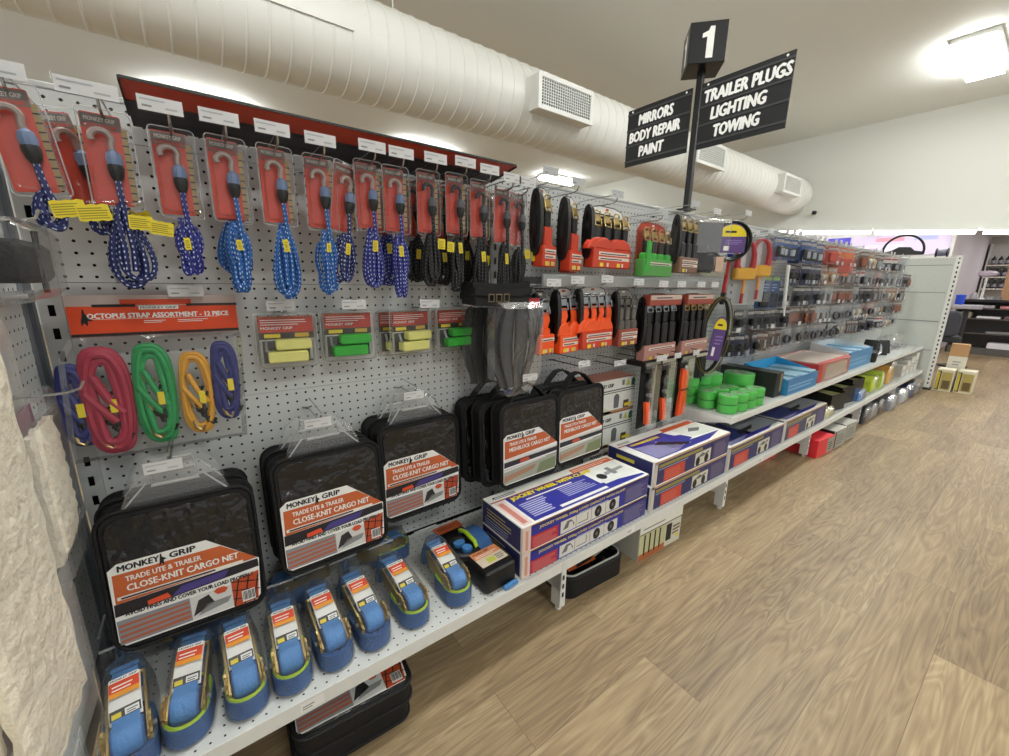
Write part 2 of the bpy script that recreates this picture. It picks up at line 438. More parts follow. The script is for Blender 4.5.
# ------------------------------------------------------------------ gondola bays
BX, BW = -.03, 1.165
PEG = perforated('pegboard_steel', 'd3d6d4', .025, .03, 1.115, 'XZ', .125)
SHELFM = perforated('shelf_steel', 'd5d7d4', .025, .0125, -.43, 'XY', .095)
def slots(b, x0, x1, z0, z1, y0, y1, mat, pitch=.05, sw=.0085, sh=.022):
    """a steel strip facing -y punched with a column of slots"""
    xc = (x0 + x1) / 2
    b.box(x0, xc - sw / 2, y0, y1, z0, z1, mat); b.box(xc + sw / 2, x1, y0, y1, z0, z1, mat)
    z = z0
    k = 0
    while z < z1:
        zt = min(z1, z + pitch - sh); b.box(xc - sw / 2, xc + sw / 2, y0, y1, z, zt, mat); z += pitch
def bay_parts(t, left, end=False):
    rows = [(.205, .2275), (.2275, .5275), (.5275, .8275), (.8275, 1.1275), (1.1275, 1.4275), (1.4275, 1.505)]
    for k, (z0, z1) in enumerate(rows[1:]):
        b = MB(); g = .0006
        b.add([(.0185, 0, z0 + g), (BW - .0205, 0, z0 + g), (BW - .0205, 0, z1 - g), (.0185, 0, z1 - g)], [(0, 1, 2, 3)], PEG)
        b.box(.0185, BW - .0205, .0004, .012, z0 + g, z0 + .004, STEEL); b.box(.0185, BW - .0205, .0004, .012, z1 - .004, z1 - g, STEEL)
        b.build('peg_panel', t, False)
    b = MB(); b.box(-.0195, BW - .0205, .056, .06, .1, 1.504, M('161617', .8)); b.build('rear_sheet', t, False)  # coloured black so the shade behind the peg holes reads dark
    b = MB(); b.box(-.0198, BW - .0205, -.004, .062, 1.505, 1.517, STEEL, .002); b.build('top_cap', t, False)
    b = MB(); slots(b, -.0198, .018, .03, 1.5, -.003, -.001, STEEL, sw=.0105, sh=.024)
    b.box(-.0198, -.018, -.001, .055, .03, 1.5, STEEL); b.box(.016, .018, -.001, .055, .03, 1.5, STEEL); b.box(-.018, .016, .04, .055, .03, 1.5, BLACK)
    b.build('upright', t, False)
    # base shelf: perforated tray with a turned-down front lip
    b = MB()
    b.add([(-.0195, -.445, .217), (BW - .0205, -.445, .217), (BW - .0205, -.0035, .217), (-.0195, -.0035, .217)], [(0, 1, 2, 3)], SHELFM)
    b.box(-.0195, BW - .0205, -.4475, -.4452, .18, .2185, STEELW, .0006); b.box(-.0195, -.0155, -.445, -.004, .185, .2168, STEELW); b.box(BW - .0245, BW - .0205, -.445, -.004, .185, .2168, STEELW)
    b.box(-.015, BW - .025, -.444, -.004, .2115, .2125, M('161617', .8))  # added liner, its black stands in for shade under the perforations
    b.build('base_shelf', t, False)
    for ok, xx in ((True, -.012), (end, BW - .012)):
        if not ok: continue
        b = MB(); b.box(xx, xx + .003, -.435, 0, .085, .184, STEELW); b.box(xx, xx + .026, -.435, -.432, .018, .184, STEELW, .001)
        b.box(xx + .023, xx + .026, -.432, -.39, .018, .184, STEELW); b.box(xx, xx + .003, -.432, -.39, .018, .184, STEELW)
        for zz in (.06, .095, .13): b.box(xx + .008, xx + .017, -.4355, -.435, zz, zz + .018, INK)
        b.lathe([(.011, 0), (.012, .004), (.008, .007), (.008, .02)], (xx + .013, -.415, 0), STEELW, 'z', 10); b.build('foot', t)
    for k in (0,):
        b = MB(); b.frame((BW * .28, -.4476, .188), (1, 0, 0), (0, 0, 1)); b.rect(0, 0, .05, .024, WHITE); b.lines(.004, .005, .03, .018, 2, TXTG); b.build('price_label', t, False)
NB = 6
bayname = ['first grey pegboard shelving bay, nearest the viewer, hung with bungee straps and cargo nets', 'second grey pegboard shelving bay, hung with ratchet straps above jockey wheel boxes',
           'third grey pegboard shelving bay, where the upper shelf starts with green tape rolls', 'fourth grey pegboard shelving bay, behind the blue and red cartons',
           'fifth grey pegboard shelving bay, above the black bins', 'sixth grey pegboard shelving bay, meeting the empty end panel']
t = thing('gondola_bay', bayname[0], 'shelving', (BX, 0, 0), group='pegboard shelving run'); bay_parts(t, True)
for k in range(1, NB): dup(t, bayname[k], (BX + BW * k, 0, 0), group='pegboard shelving run')
# dark gap strip between the first bay and the return unit
# upper shelves, bays three to six
US = .49
for k in range(2, NB):
    x0 = BX + BW * k
    t = thing('upper_shelf', 'white upper shelf ' + ['holding green tape rolls and a black carton', 'holding the blue and red cartons', 'of the fifth bay holding black fittings', 'of the sixth bay ending at the empty end panel'][k - 2], 'shelf', (x0, 0, 0), group='upper shelves')
    xa = .02 if k == 2 else -.0195
    b = MB(); b.box(xa, BW - .0205, -.40, -.006, US - .003, US, STEEL); b.box(xa, BW - .0205, -.402, -.399, US - .034, US, STEELW, .0006); b.box(xa, xa + .003, -.399, -.006, US - .03, US - .003, STEELW); b.box(BW - .0235, BW - .0205, -.399, -.006, US - .03, US - .003, STEELW); b.build('tray', t, False)
    for xx in (xa + .004, BW - .028):
        b = MB(); b.prism([(-.38, US - .03), (-.004, US - .13), (-.004, US - .004), (-.38, US - .004)], 'x', xx, xx + .003, STEELW); b.build('bracket', t, False)

# end return panel facing back along the aisle
XE = BX + BW * NB + .005
t = thing('return_panel', 'empty pale grey return panel closing the far end of the aisle', 'shelving', (XE, 0, 0))
b = MB(); b.box(0, .05, -.495, -.001, .1, 1.475, M('c9cdc6', .45)); b.build('panel', t, False)
for z in (.45, .78, 1.1, 1.4):
    b = MB(); b.box(-.003, 0, -.47, -.06, z - .003, z + .003, GREY); b.build('seam_strip', t, False)
b = MB(); b.T = Matrix.Translation((-.004, -.495, 0)) @ Matrix.Rotation(R(-90), 4, 'Z')
slots(b, -.012, .03, .02, 1.5, 0, .002, STEELW, sw=.011, sh=.026); b.T = None
b.box(-.002, .05, -.53, -.495, .02, 1.5, STEELW); 
for i in range(29): b.box(-.0045, -.0035, -.517, -.505, .06 + i * .05, .084 + i * .05, INK)
b.build('upright', t, False)
b = MB(); b.box(-.006, .056, -.53, 0, 1.475, 1.487, STEELW, .002); b.build('top_cap', t, False)
b = MB(); b.box(-.05, .08, -.545, -.48, 0, .02, BLACK, .004); b.build('foot', t)

# near-left return unit, facing along the aisle, meeting the first bay in a corner
t = thing('corner_unit', 'pale pegboard return unit at the left, carrying fleece wash mitts', 'shelving', (-.06, 0, 0))
PEG2 = perforated('pegboard_side', 'c3c7c6', .025, -.01, 1.115, 'YZ', .12)
b = MB(); b.add([(0, -.06, .3), (0, -1.15, .3), (0, -1.15, 1.45), (0, -.06, 1.45)], [(3, 2, 1, 0)], PEG2); b.build('peg_panel', t, False)
b = MB(); b.box(-.03, .001, -.06, -.006, .03, 1.45, M('70767c', .5)); b.build('upright', t, False)
b = MB(); b.box(-.0009, .0085, -.03, -.007, .03, 1.45, M('5d646b', .5)); b.build('dark_gap_strip', t, False)  # added dark strip, stands in for the dark gap at the corner
b = MB(); b.box(-.05, -.045, -1.15, -.01, .05, 1.45, STEEL); b.build('rear_sheet', t, False)
for z in (1.1, .865, .615):
    b = MB(); b.box(.001, .012, -.75, -.012, z - .012, z + .012, film('rail_plastic', .3, .3, 30.)); b.box(.002, .006, -.74, -.02, z - .004, z + .004, WHITE); b.build('label_rail', t, False)
b = MB(); b.box(-.02, .0, -1.2, -.33, .02, .29, STEELW); b.box(-.04, .001, -.345, -.325, .02, .30, STEELW); slots(b, -.04, -.0, .03, .29, -.325, -.3245, STEELW) ; b.build('base_leg', t, False)
# ------------------------------------------------------------------ peg hooks with price tickets
def make_hook(label, loc, L=.2, ticket=True, col=CHROME, tz=.018, rz=0., tw=.033, group=None, tcol=None):
    """origin at the wall end; wire runs to -y, an upper wire carries the ticket"""
    t = thing('peg_hook', label, 'peg hook', loc, rz, group=group)
    b = MB(); b.tube([(-.012, .001, .0), (-.012, -.004, .0), (0, -.012, 0), (0, -L + .02, 0), (0, -L, .006), (0, -L - .006, .02)], .0024, col, 6)
    b.tube([(.012, .001, 0), (.012, -.004, 0), (0, -.012, 0)], .0024, col, 6); b.build('wire', t)
    if ticket:
        b = MB(); b.tube([(.006, -.004, .025), (.004, -.02, .03), (0, -L + .01, .03), (0, -L - .012, .03)], .0018, col, 5); b.build('ticket_arm', t)
        b = MB(); b.T = Matrix.Translation((-.010, 0, .004)); b.box(-tw - .002, tw + .002, -L - .0135, -L - .0125, tz - .002, tz + .027, CLEAR); b.box(-tw, tw, -L - .0148, -L - .0138, tz, tz + .025, tcol or M('dcddde', .5))
        b.frame((-tw, -L - .0148, tz), (1, 0, 0), (0, 0, 1)); b.lines(.004, .017, .045 * tw / .03, .020, 1, M('b4b6b8', .5), 1, .8); b.rect(.006, .006, .02, .009, TXTG, 1); b.rect(.036 * tw / .03, .006, .052 * tw / .03, .009, M('b4b6b8', .5), 1)
        b.build('price_ticket', t, False)
    return t

# ------------------------------------------------------------------ bungee strap packs
def zigzag(w, h, n=6, d=.002):
    p = []
    for i in range(n + 1): p.append((w * i / n, -d if i % 2 else 0))
    for i in range(n + 1): p.append((w * (n - i) / n, h + (d if i % 2 else 0)))
    return p
def make_bungee(label, loc, cord, zbot, rz=0., style=0, seed=0, rx=0., tagw=(.013, .03), black=False, ry=0., wide=.018):
    """origin at the hang hole; card hangs below, cord bundle below the card"""
    g = random.Random(seed)
    t = thing('bungee_strap', label, 'bungee strap', loc, rz, rx, ry)
    b = MB(); W, H = .034, .150
    b.prism(rr(-W, W - .012, -H, .008, .004), 'y', -.001, .001, RED)
    b.frame((-W, -.001, -H), (1, 0, 0), (0, 0, 1))
    b.rect(.001, H - .018, 2 * W - .013, H + .006, M('6f6762', .5), 0); b.text('MONKEY GRIP', .006, H - .006, .007, M('d8d2c8', .5), .042, 1); b.rect(.004, H - .016, .05, H - .010, M('b8432c', .5), 1)
    b.build('card', t)
    b = MB(); b.box(W - .014, W - .005, -.0012, .0008, -H + .004, -.012, M('a88f55', .4))
    b.frame((W - .014, -.0012, -H), (1, 0, 0), (0, 0, 1))
    for i in range(9): b.rect(0, .010 + i * .014, .009, .0125 + i * .014, INK, 0)
    b.build('measuring_strip', t, False)
    b = MB(); b.prism(rr(-W - .004, W + .003, -H - .007, .016, .008), 'y', -.0035, -.0025, CLEAR); b.prism(rr(-W + .004, W - .001, -H + .004, -.014, .01), 'y', -.003, -.030, CLEAR, .005)
    b.tube([(x_, -.003, z_) for x_, z_ in rr(-W - .0035, W + .0025, -H - .0065, .0155, .008)], .0011, film('blister_rim', .35, .1, 30.), 4, True); b.build('blister', t)
    hz = -.036
    p = [(.004, -.016, -.066), (.003, -.016, hz - .010), (.005, -.016, hz)]
    for k in range(9):
        a = R(0 + 205 * k / 8); p.append((-.009 + .014 * math.cos(a), -.016, hz + .013 * math.sin(a)))
    b = MB(); b.tube(p, .0056, M('3a3a3d', .3, .3) if black else M('a08f88', .3, .25), 7); b.build('hook', t)
    b = MB(); b.lathe([(.005, -.055), (.0105, -.060), (.0125, -.070), (.0115, -.080)], (.004, -.0165, 0), M('6f83a8', .3) if not black else M('5b5b60', .4), 'z', 10)
    b.lathe([(.0115, -.080), (.0125, -.086), (.010, -.100), (.006, -.108)], (.004, -.0165, 0), BLACK, 'z', 10); b.build('ferrule', t)
    # cord: two leads then gathered loops
    b = MB(); top = -H - .012; cr = .0052
    b.tube([(.004, -.0165, -.105), (.004, -.0195, -.13), (.006, -.018, -.165), (.009, -.017, (top + zbot) / 2), (.006, -.018, zbot + .03)], cr, cord, 7)
    b.tube([(-.006, -.012, top + .004), (-.007, -.018, top - .02), (-.004, -.019, (top + zbot) / 2), (-.006, -.018, zbot + .03)], cr, cord, 7)
    n = 6 if style < 2 else 4 if style == 2 else 3
    for j in range(n):
        ox = g.uniform(-.008, .008) + (j - (n - 1) / 2) * wide * .20; oy = -.012 + (j % 2) * .011 - .004 * j / n
        wz = wide * g.uniform(.55, 1.0); zb_ = zbot + g.uniform(0, .014); zt = top + g.uniform(-.012, .012) - (.012 if style == 1 else 0)
        path = []
        K = 26
        for i in range(K):
            a = 2 * PI * i / K; c, s_ = math.cos(a), math.sin(a)
            u = (s_ + 1) / 2
            ww = wz * ((.45 + .75 * (1 - u)) if style in (0, 2) else (.55 + .5 * u) if style == 1 else (.2 + 1.25 * (1 - u) ** .8))
            pinch = 1 - .5 * math.exp(-((u - .35) / .16) ** 2) if style == 1 else 1
            path.append((ox * (1 - .3 * u) + ww * pinch * c, oy + .004 * math.sin(2 * a + j), zb_ + (zt - zb_) * u))
        b.tube(path, cr, cord, 7, True)
    b.build('cord', t)
    for k in range(2 if tagw[0] > .02 else 1):
        b = MB(); tw, th = tagw; zx = top - .018 - k * .006 - (0 if tw > .02 else g.uniform(.01, .03))
        b.T = Matrix.Translation((-tw / 2 + (.026 if tw > .02 else 0) + k * .03, -.0235 - .001 * k, zx - th / 2)) @ Matrix.Rotation(R(g.uniform(-8, 8)), 4, 'Y')
        b.prism(zigzag(tw, th, 6 if tw > .02 else 3), 'y', 0, -.001, YELLOW)
        b.frame((0, -.001, 0), (1, 0, 0), (0, 0, 1)); b.lines(.002, .003, tw - .002, th - .002, 5, M('9c8f1c', .5), 0, .4, seed)
        b.build('warning_tag', t, False)
    return t
HZ = 1.452
bung = [  # x, y, z, cord, zbot(world), yaw, style, tag, black, phrase
    (.015, -.20, 1.432, CORD_NAVY, 1.215, 6, 2, (.045, .026), 0, 'navy bungee strap pack with wide yellow tags at the far left end', -6),
    (.055, -.13, 1.425, CORD_NAVY, 1.215, 35, 2, (.045, .024), 0, 'navy bungee strap pack turned edge-on behind the one at the far left end', -14),
    (.125, -.17, 1.425, CORD_NAVY, 1.122, 4, 3, (.036, .024), 0, 'navy bungee strap pack with a round loop, left of the red header tray', 0),
    (.222, -.15, 1.420, CORD_IND, 1.146, 0, 1, (.011, .022), 0, 'indigo bungee strap pack, first one hanging under the red header tray', 0),
    (.312, -.16, 1.420, CORD_BLUE, 1.112, 6, 1, (.011, .02), 0, 'bright blue bungee strap pack, second under the red header tray', 0),
    (.405, -.16, 1.420, CORD_BLUE, 1.097, 8, 0, (.012, .026), 0, 'bright blue bungee strap pack, third under the red header tray', 0),
    (.500, -.16, 1.417, CORD_BLUE, 1.104, 2, 1, (.010, .02), 0, 'bright blue bungee strap pack, fourth under the red header tray', 0),
    (.566, -.15, 1.412, CORD_NAVY, 1.128, 20, 0, (.013, .026), 0, 'navy bungee strap pack hanging askew beside the fourth blue one', 8),
    (.618, -.16, 1.425, CORD_IND, 1.125, 2, 0, (.014, .026), 0, 'indigo bungee strap pack, fifth under the red header tray', 0),
    (.692, -.16, 1.424, CORD_IND, 1.096, 0, 1, (.012, .026), 0, 'indigo bungee strap pack, last blue one before the black ones', 0),
    (.788, -.16, 1.428, CORD_BLACK, 1.13, 2, 0, (.024, .026), 1, 'black bungee strap pack, first black one from the left', 0),
    (.880, -.16, 1.434, CORD_BLACK, 1.11, 0, 1, (.013, .028), 1, 'black bungee strap pack, second black one from the left', 0),
    (.962, -.16, 1.428, CORD_BLACK, 1.105, 4, 0, (.016, .028), 1, 'black bungee strap pack, third black one from the left', 0),
    (1.015, -.12, 1.418, CORD_BLACK, 1.12, 14, 1, (.012, .028), 1, 'black bungee strap pack hanging behind between two others near the row end', 5),
    (1.045, -.17, 1.418, CORD_BLACK, 1.10, 2, 0, (.012, .03), 1, 'black bungee strap pack, second to last of the row', 0),
    (1.105, -.17, 1.414, CORD_BLACK, 1.105, 6, 1, (.022, .026), 1, 'black bungee strap pack with a wide yellow tag at the row end', 0),
]
for k, (x, y, z, c, zb_, yaw, st, tw, bl, ph, ry) in enumerate(bung):
    make_bungee(ph, (x, y, z), c, zb_ - z, R(yaw), st, 20 + k, 0, tw, bool(bl), R(ry), {1: .018, 3: .036}.get(st, .019))
for k, i in enumerate((0, 2, 3, 4, 5, 6, 8, 9, 10, 11, 12, 14, 15)):
    x, y, z = bung[i][:3]
    make_hook('chrome hook carrying the ' + bung[i][9].replace(' strap pack', '').replace(' hanging', ''), (x - (.0 if i else .0), 0, z + .003 if i else z), .215, True, CHROME, .010 if i in (0, 2) else .012, 0, .04 if i in (0, 2) else .033)
# extra packs deeper on the same hooks
for k, (x, c, zb_, bl, ph) in enumerate(((.70, CORD_IND, 1.13, 0, 'indigo bungee strap pack at the back of the last blue hook'), (.79, CORD_BLACK, 1.14, 1, 'black bungee strap pack at the back of the first black hook'),
        (.882, CORD_BLACK, 1.13, 1, 'black bungee strap pack at the back of the second black hook'), (.965, CORD_BLACK, 1.13, 1, 'black bungee strap pack at the back of the third black hook'), (.32, CORD_BLUE, 1.15, 0, 'bright blue bungee strap pack at the back of the second tray hook'))):
    make_bungee(ph, (x, -.06, 1.425), c, zb_ - 1.425, R(-4), 0, 60 + k, 0, (.014, .026), bool(bl), 0, .028)

# red and black header tray over the hooks
t = thing('header_tray', 'red and black header tray fixed along the top of the first bay', 'shelf header', (0, 0, 0))
b = MB(); X0, X1 = .158, 1.07
b.T = Matrix.Rotation(R(-7), 4, 'X')
b.T = Matrix.Translation((0, -.06, 1.472)) @ Matrix.Rotation(R(-8.5), 4, 'X')
b.box(X0, X1, -.142, -.062, 0, .003, M('c9462a', .45)); b.build('red_panel', t, False)
b2 = MB(); b2.T = b.T; b2.box(X0, X1, -.062, .0, -.002, .003, M('3a3a3c', .5)); b2.box(X0 - .003, X0, -.142, 0, -.004, .004, BLACK); b2.box(X1, X1 + .003, -.142, 0, -.004, .004, BLACK)
b2.box(X0, X1, -.144, -.142, -.001, .004, BLACK)
for i in range(14): b2.box(X0 + .05 + i * .063, X0 + .075 + i * .063, -.058, -.052, -.0026, -.002, INK)
b2.box(X0, X1, .0, .052, -.002, .003, DGREY); b2.build('black_rail', t, False)

b = MB(); b.box(.975, 1.02, -.012, .012, 1.517, 1.538, BLACK, .002); b.lathe([(.006, -.0125), (.006, -.012)], (.998, 0, 1.528), WHITE, 'y', 10); tag(b.build('bracket', None), 'small black bracket standing on top of the first bay behind the header tray', 'bracket')
# ------------------------------------------------------------------ twelve piece octopus strap assortment
t = thing('strap_assortment', 'clear bag of coiled red, green, yellow and blue straps under an orange header card', 'strap set', (.15, -.065, 1.10))
b = MB(); b.prism(rr(-.149, .149, -.085, .002, .002), 'y', -.002, 0, M('e04a1c', .5))
b.frame((-.149, -.002, -.085), (1, 0, 0), (0, 0, 1))
b.rect(0, .064, .298, .087, M('b9a7a0', .5), 0); b.rect(0, .0, .298, .006, INK, 0); b.rect(.085, .066, .21, .078, M('d4461f', .5), 1); b.rect(.04, .062, .11, .068, INK, 1); b.rect(.2, .062, .3, .068, M('3a2a26', .5), 1)
b.rect(.115, .056, .185, .064, WHITE, 2); b.text('MONKEY GRIP', .118, .0575, .005, INK, .064, 3)
b.text('OCTOPUS STRAP ASSORTMENT - 12 PIECE', .03, .038, .0105, WHITE, .25, 1, .05)
b.lines(.12, .026, .16, .034, 2, WHITE, 1, .35); b.lines(.18, .026, .24, .034, 2, WHITE, 1, .35); b.rect(.03, .036, .26, .0368, WHITE, 1)
b.poly([(.024, .058), (.026, .058), (.027, .048), (.033, .042), (.038, .034), (.030, .034), (.028, .022), (.024, .03), (.019, .022), (.019, .034), (.022, .044)], INK, 1)
b.build('header_card', t, False)
def coil(name, x, z0, z1, w, cord, n, r, seed, lab, yo=0.):
    g = random.Random(seed); b = MB(); zc = (z0 + z1) / 2; h = (z1 - z0) / 2
    for j in range(n):
        sw = w / 2 * (1 - .13 * j) - r * .5; sh = h - .008 * j - r * .5; path = []
        for i in range(30):
            a = 2 * PI * i / 30; c, s_ = math.cos(a), math.sin(a)
            px = math.copysign(abs(c) ** .6, c) * sw; pz = math.copysign(abs(s_) ** .75, s_) * sh
            path.append((x + px + .002 * math.sin(3 * a + j), yo - .018 - .006 * (j % 2) - .003 * math.sin(a + j), zc + pz))
        b.tube(path, r, cord, 8, True)
    b.tube([(x - w * .42, yo - .026, zc + h * .2), (x - w * .15, yo - .029, zc - h * .1), (x + w * .12, yo - .03, zc - h * .38)], r, cord, 8)
    b.tube([(x - w * .2, yo - .028, zc + h * .5), (x + w * .05, yo - .031, zc + h * .05), (x + w * .3, yo - .03, zc - h * .22)], r, cord, 8)
    o = tag(b.build('coil', t), lab)
    b = MB()
    for k in range(9):
        px, pz = x + w * (.13 * (k % 4) - .24), zc + h * (.45 - .14 * k)
        b.tube([(px, yo - .026, pz), (px + .004, yo - .026, pz - .018), (px + .014, yo - .026, pz - .026), (px + .02, yo - .026, pz - .014)], .0042, BLACK if k % 4 else GOLD, 6)
    b.lathe([(.006, -.01), (.007, 0), (.005, .012)], (x + w * .12, yo - .03, zc - h * .4), BLACK, 'z', 8); b.build('hook_end', o)
    b = MB(); b.box(x + w * .05, x + w * .05 + .012, yo - .038, yo - .0365, zc - .022, zc + .008, YELLOW); b.build('warning_tag', o, False)
KR, KG, KY, KB = M('a92c46', .5), M('1f9a55', .45), M('e0a436', .45), M('2b3277', .5)
coil('coil', -.112, -.345, -.108, .080, KR, 4, .0086, 1, 'red strap coil'); coil('coil', -.030, -.338, -.105, .07, KG, 4, .0064, 2, 'green strap coil')
coil('coil', .046, -.330, -.130, .062, KY, 3, .0054, 3, 'yellow strap coil'); coil('coil', .106, -.305, -.11, .052, KB, 4, .007, 4, 'blue strap coil on the right', -.002)
coil('coil', -.163, -.32, -.14, .05, KB, 4, .007, 5, 'blue strap coil on the left', .006)
b = MB(); b.prism([(-.185, -.35), (.135, -.35), (.15, -.1), (.147, -.083), (-.147, -.083), (-.17, -.12)], 'y', -.05, -.003, BAG, .012); b.build('bag', t)
make_hook('plain wire hook behind the orange strap assortment header, left part', (.095, 0, 1.13), .12, False)
make_hook('chrome hook with a price ticket above the strap assortment header', (.215, 0, 1.095), .07, True, tz=.0)

# ------------------------------------------------------------------ four small tie-down blister packs
def make_tiepack(label, loc, col, rz=0., ry=0.):
    t = thing('tie_down_pack', label, 'strap pack', loc, rz, 0, ry)
    b = MB(); b.prism(rr(-.066, .066, -.135, -.004, .004), 'y', -.002, 0, M('c9c6c0', .5)); b.frame((-.066, -.002, -.135), (1, 0, 0), (0, 0, 1))
    b.rect(0, .088, .132, .131, M('c2371f', .5), 0); b.lines(.006, .108, .12, .126, 3, WHITE, 1, .3); b.rect(0, .07, .132, .088, M('3a3328', .5), 0); b.text('MONKEY GRIP', .006, .096, .007, WHITE, .075, 1)
    b.rect(.012, .074, .05, .084, YELLOW, 1); b.rect(.085, .074, .12, .085, M('d8b23a', .5), 1); b.rect(.006, .006, .126, .066, M('55544f', .5), 0)
    b.build('card', t, False)
    b = MB(); b.prism(rr(-.03, .056, -.09, -.063, .006), 'y', -.008, -.04, col, .003); v = b.build('strap_roll', t)
    b = MB(); b.prism(rr(-.05, .046, -.123, -.094, .006), 'y', -.008, -.042, col, .003); b.build('strap_roll', t)
    b = MB(); b.box(.05, .06, -.03, -.012, -.12, -.07, SILV, .002); b.tube([(-.052, -.02, -.07), (-.052, -.03, -.09), (-.04, -.03, -.1)], .004, SILV, 6); b.build('buckle', t)
    b = MB(); b.prism(rr(-.075, .075, -.143, .004, .010), 'y', -.004, -.003, CLEAR); b.prism(rr(-.07, .07, -.138, -.002, .012), 'y', -.004, -.05, CLEAR, .008)
    b.tube([(x_, -.004, z_) for x_, z_ in rr(-.0745, .0745, -.1425, .0035, .010)], .0016, film('blister_rim', .35, .1, 30.), 5, True); b.build('blister', t)
    return t
for k, (x, z, c, ph, yaw) in enumerate(((.408, 1.049, PYEL, 'tie-down blister pack with two pale yellow strap rolls, leftmost of the four', -6), (.570, 1.052, GREENP, 'tie-down blister pack with two green strap rolls, second of the four', -4),
        (.765, 1.050, PYEL, 'tie-down blister pack with two pale yellow strap rolls, third of the four', 8), (.925, 1.052, GREENP, 'tie-down blister pack with two green strap rolls beside the grey rubber straps', 6))):
    make_tiepack(ph, (x, -.055, z), c, R(yaw))
    make_hook('hook with a price ticket holding the %s small tie-down pack' % ORD[k], (x + (.0, .01, .045, .04)[k], 0, z + .006), .115 if k else .06, True, tz=.002)
make_tiepack('tie-down blister pack with pale yellow straps hanging behind the third of the four', (.745, -.005 - .0, 1.046), PYEL, R(2))

# ------------------------------------------------------------------ cargo nets in black cases
def netlabel(b, name, mesh):
    # label art, w .252 h .185, lower left at frame origin
    b.poly([(.004, 0), (.248, 0), (.256, .012), (.262, .105), (.165, .186), (.012, .186), (-.004, .174), (-.006, .012)], WHITE, 0)
    O = BORANGE
    b.poly([(0, .098), (.258, .108), (.247, .118), (.19, .163), (.002, .163)], O, 1)
    b.text('MONKEY', .012, .168, .013, INK, .068, 1, .05, .05); b.text('GRIP', .098, .168, .013, INK, .046, 1, .05, .05)
    b.poly([(.083, .184), (.085, .184), (.086, .176), (.093, .170), (.088, .168), (.087, .155), (.084, .163), (.079, .155), (.081, .170)], INK, 2)
    b.text('TRADE UTE & TRAILER', .022, .143, .0115, WHITE, .13, 2, .03)
    b.text(name, .022, .121, .0145, WHITE, .20, 2, .035)
    if not mesh:
        b.rect(.004, .105, .23, .113, M('f0e9df', .5), 2); b.lines(.01, .1065, .22, .112, 1, INK, 3, .7)
        b.poly([(-.004, .07), (.26, .085), (.259, .105), (-.003, .098)], M('211d22', .5), 2); b.poly([(.09, .078), (.19, .084), (.2, .1), (.11, .096)], M('4a3f86', .5), 3); b.poly([(.05, .075), (.09, .078), (.085, .09), (.05, .086)], M('e0502a', .5), 3)
        b.text('AVOID FINES AND COVER YOUR LOAD PROPERLY', .012, .0665, .009, INK, .235, 3, .04)
        b.poly([(-.004, .004), (.12, .004), (.12, .06), (-.004, .06)], M('8d9296', .5), 1); 
        for i in range(4): b.poly([(-.002, .008 + i * .012), (.118, .012 + i * .012), (.118, .02 + i * .011), (-.002, .014 + i * .012)], M('b5654a', .5), 2)
        b.rect(.12, .004, .2, .06, M('d8d9d6', .5), 1); b.poly([(.122, .012), (.135, .048), (.155, .054), (.165, .03)], M('2d2b2c', .5), 2); b.poly([(.13, .01), (.19, .02), (.198, .034), (.15, .032)], M('8f9190', .5), 2)
        b.poly([(.165, .056), (.172, .062), (.186, .062), (.193, .055), (.186, .047), (.172, .047)], M('d4502c', .5), 2)
        b.poly([(.2, .0), (.25, .002), (.258, .075), (.2, .066)], M('bf4a22', .5), 2)
        for i in range(3): b.poly([(.2, .02 + i * .022), (.256, .004 + i * .022), (.256, .0065 + i * .022), (.2, .0225 + i * .022)], INK, 3); b.poly([(.2 + .02 * i, .001), (.203 + .02 * i, .001), (.217 + .02 * i, .066), (.214 + .02 * i, .066)], INK, 3)
        b.rect(.218, .006, .245, .034, WHITE, 4)
        for i in range(9): b.rect(.220 + i * .0027, .010, .2212 + i * .0027 + (.0006 if i % 3 else 0), .032, INK, 5)
    else:
        b.rect(.0, .086, .256, .098, M('e9e4da', .5), 2); b.poly([(-.003, .066), (.26, .072), (.26, .09), (-.002, .087)], M('2b2a33', .5), 2); b.poly([(.07, .07), (.12, .072), (.11, .084), (.07, .083)], M('d2562f', .5), 3)
        b.poly([(-.005, .004), (.252, .004), (.259, .066), (-.003, .06)], M('a8aa9b', .5), 1); b.poly([(-.005, .012), (.14, .03), (.15, .046), (-.004, .034)], M('b08468', .5), 2); b.poly([(.15, .006), (.25, .004), (.256, .05), (.17, .045)], M('7f8a63', .5), 2)
        b.poly([(-.004, .05), (.2, .06), (.2, .066), (-.004, .058)], M('d9d9d4', .5), 3)
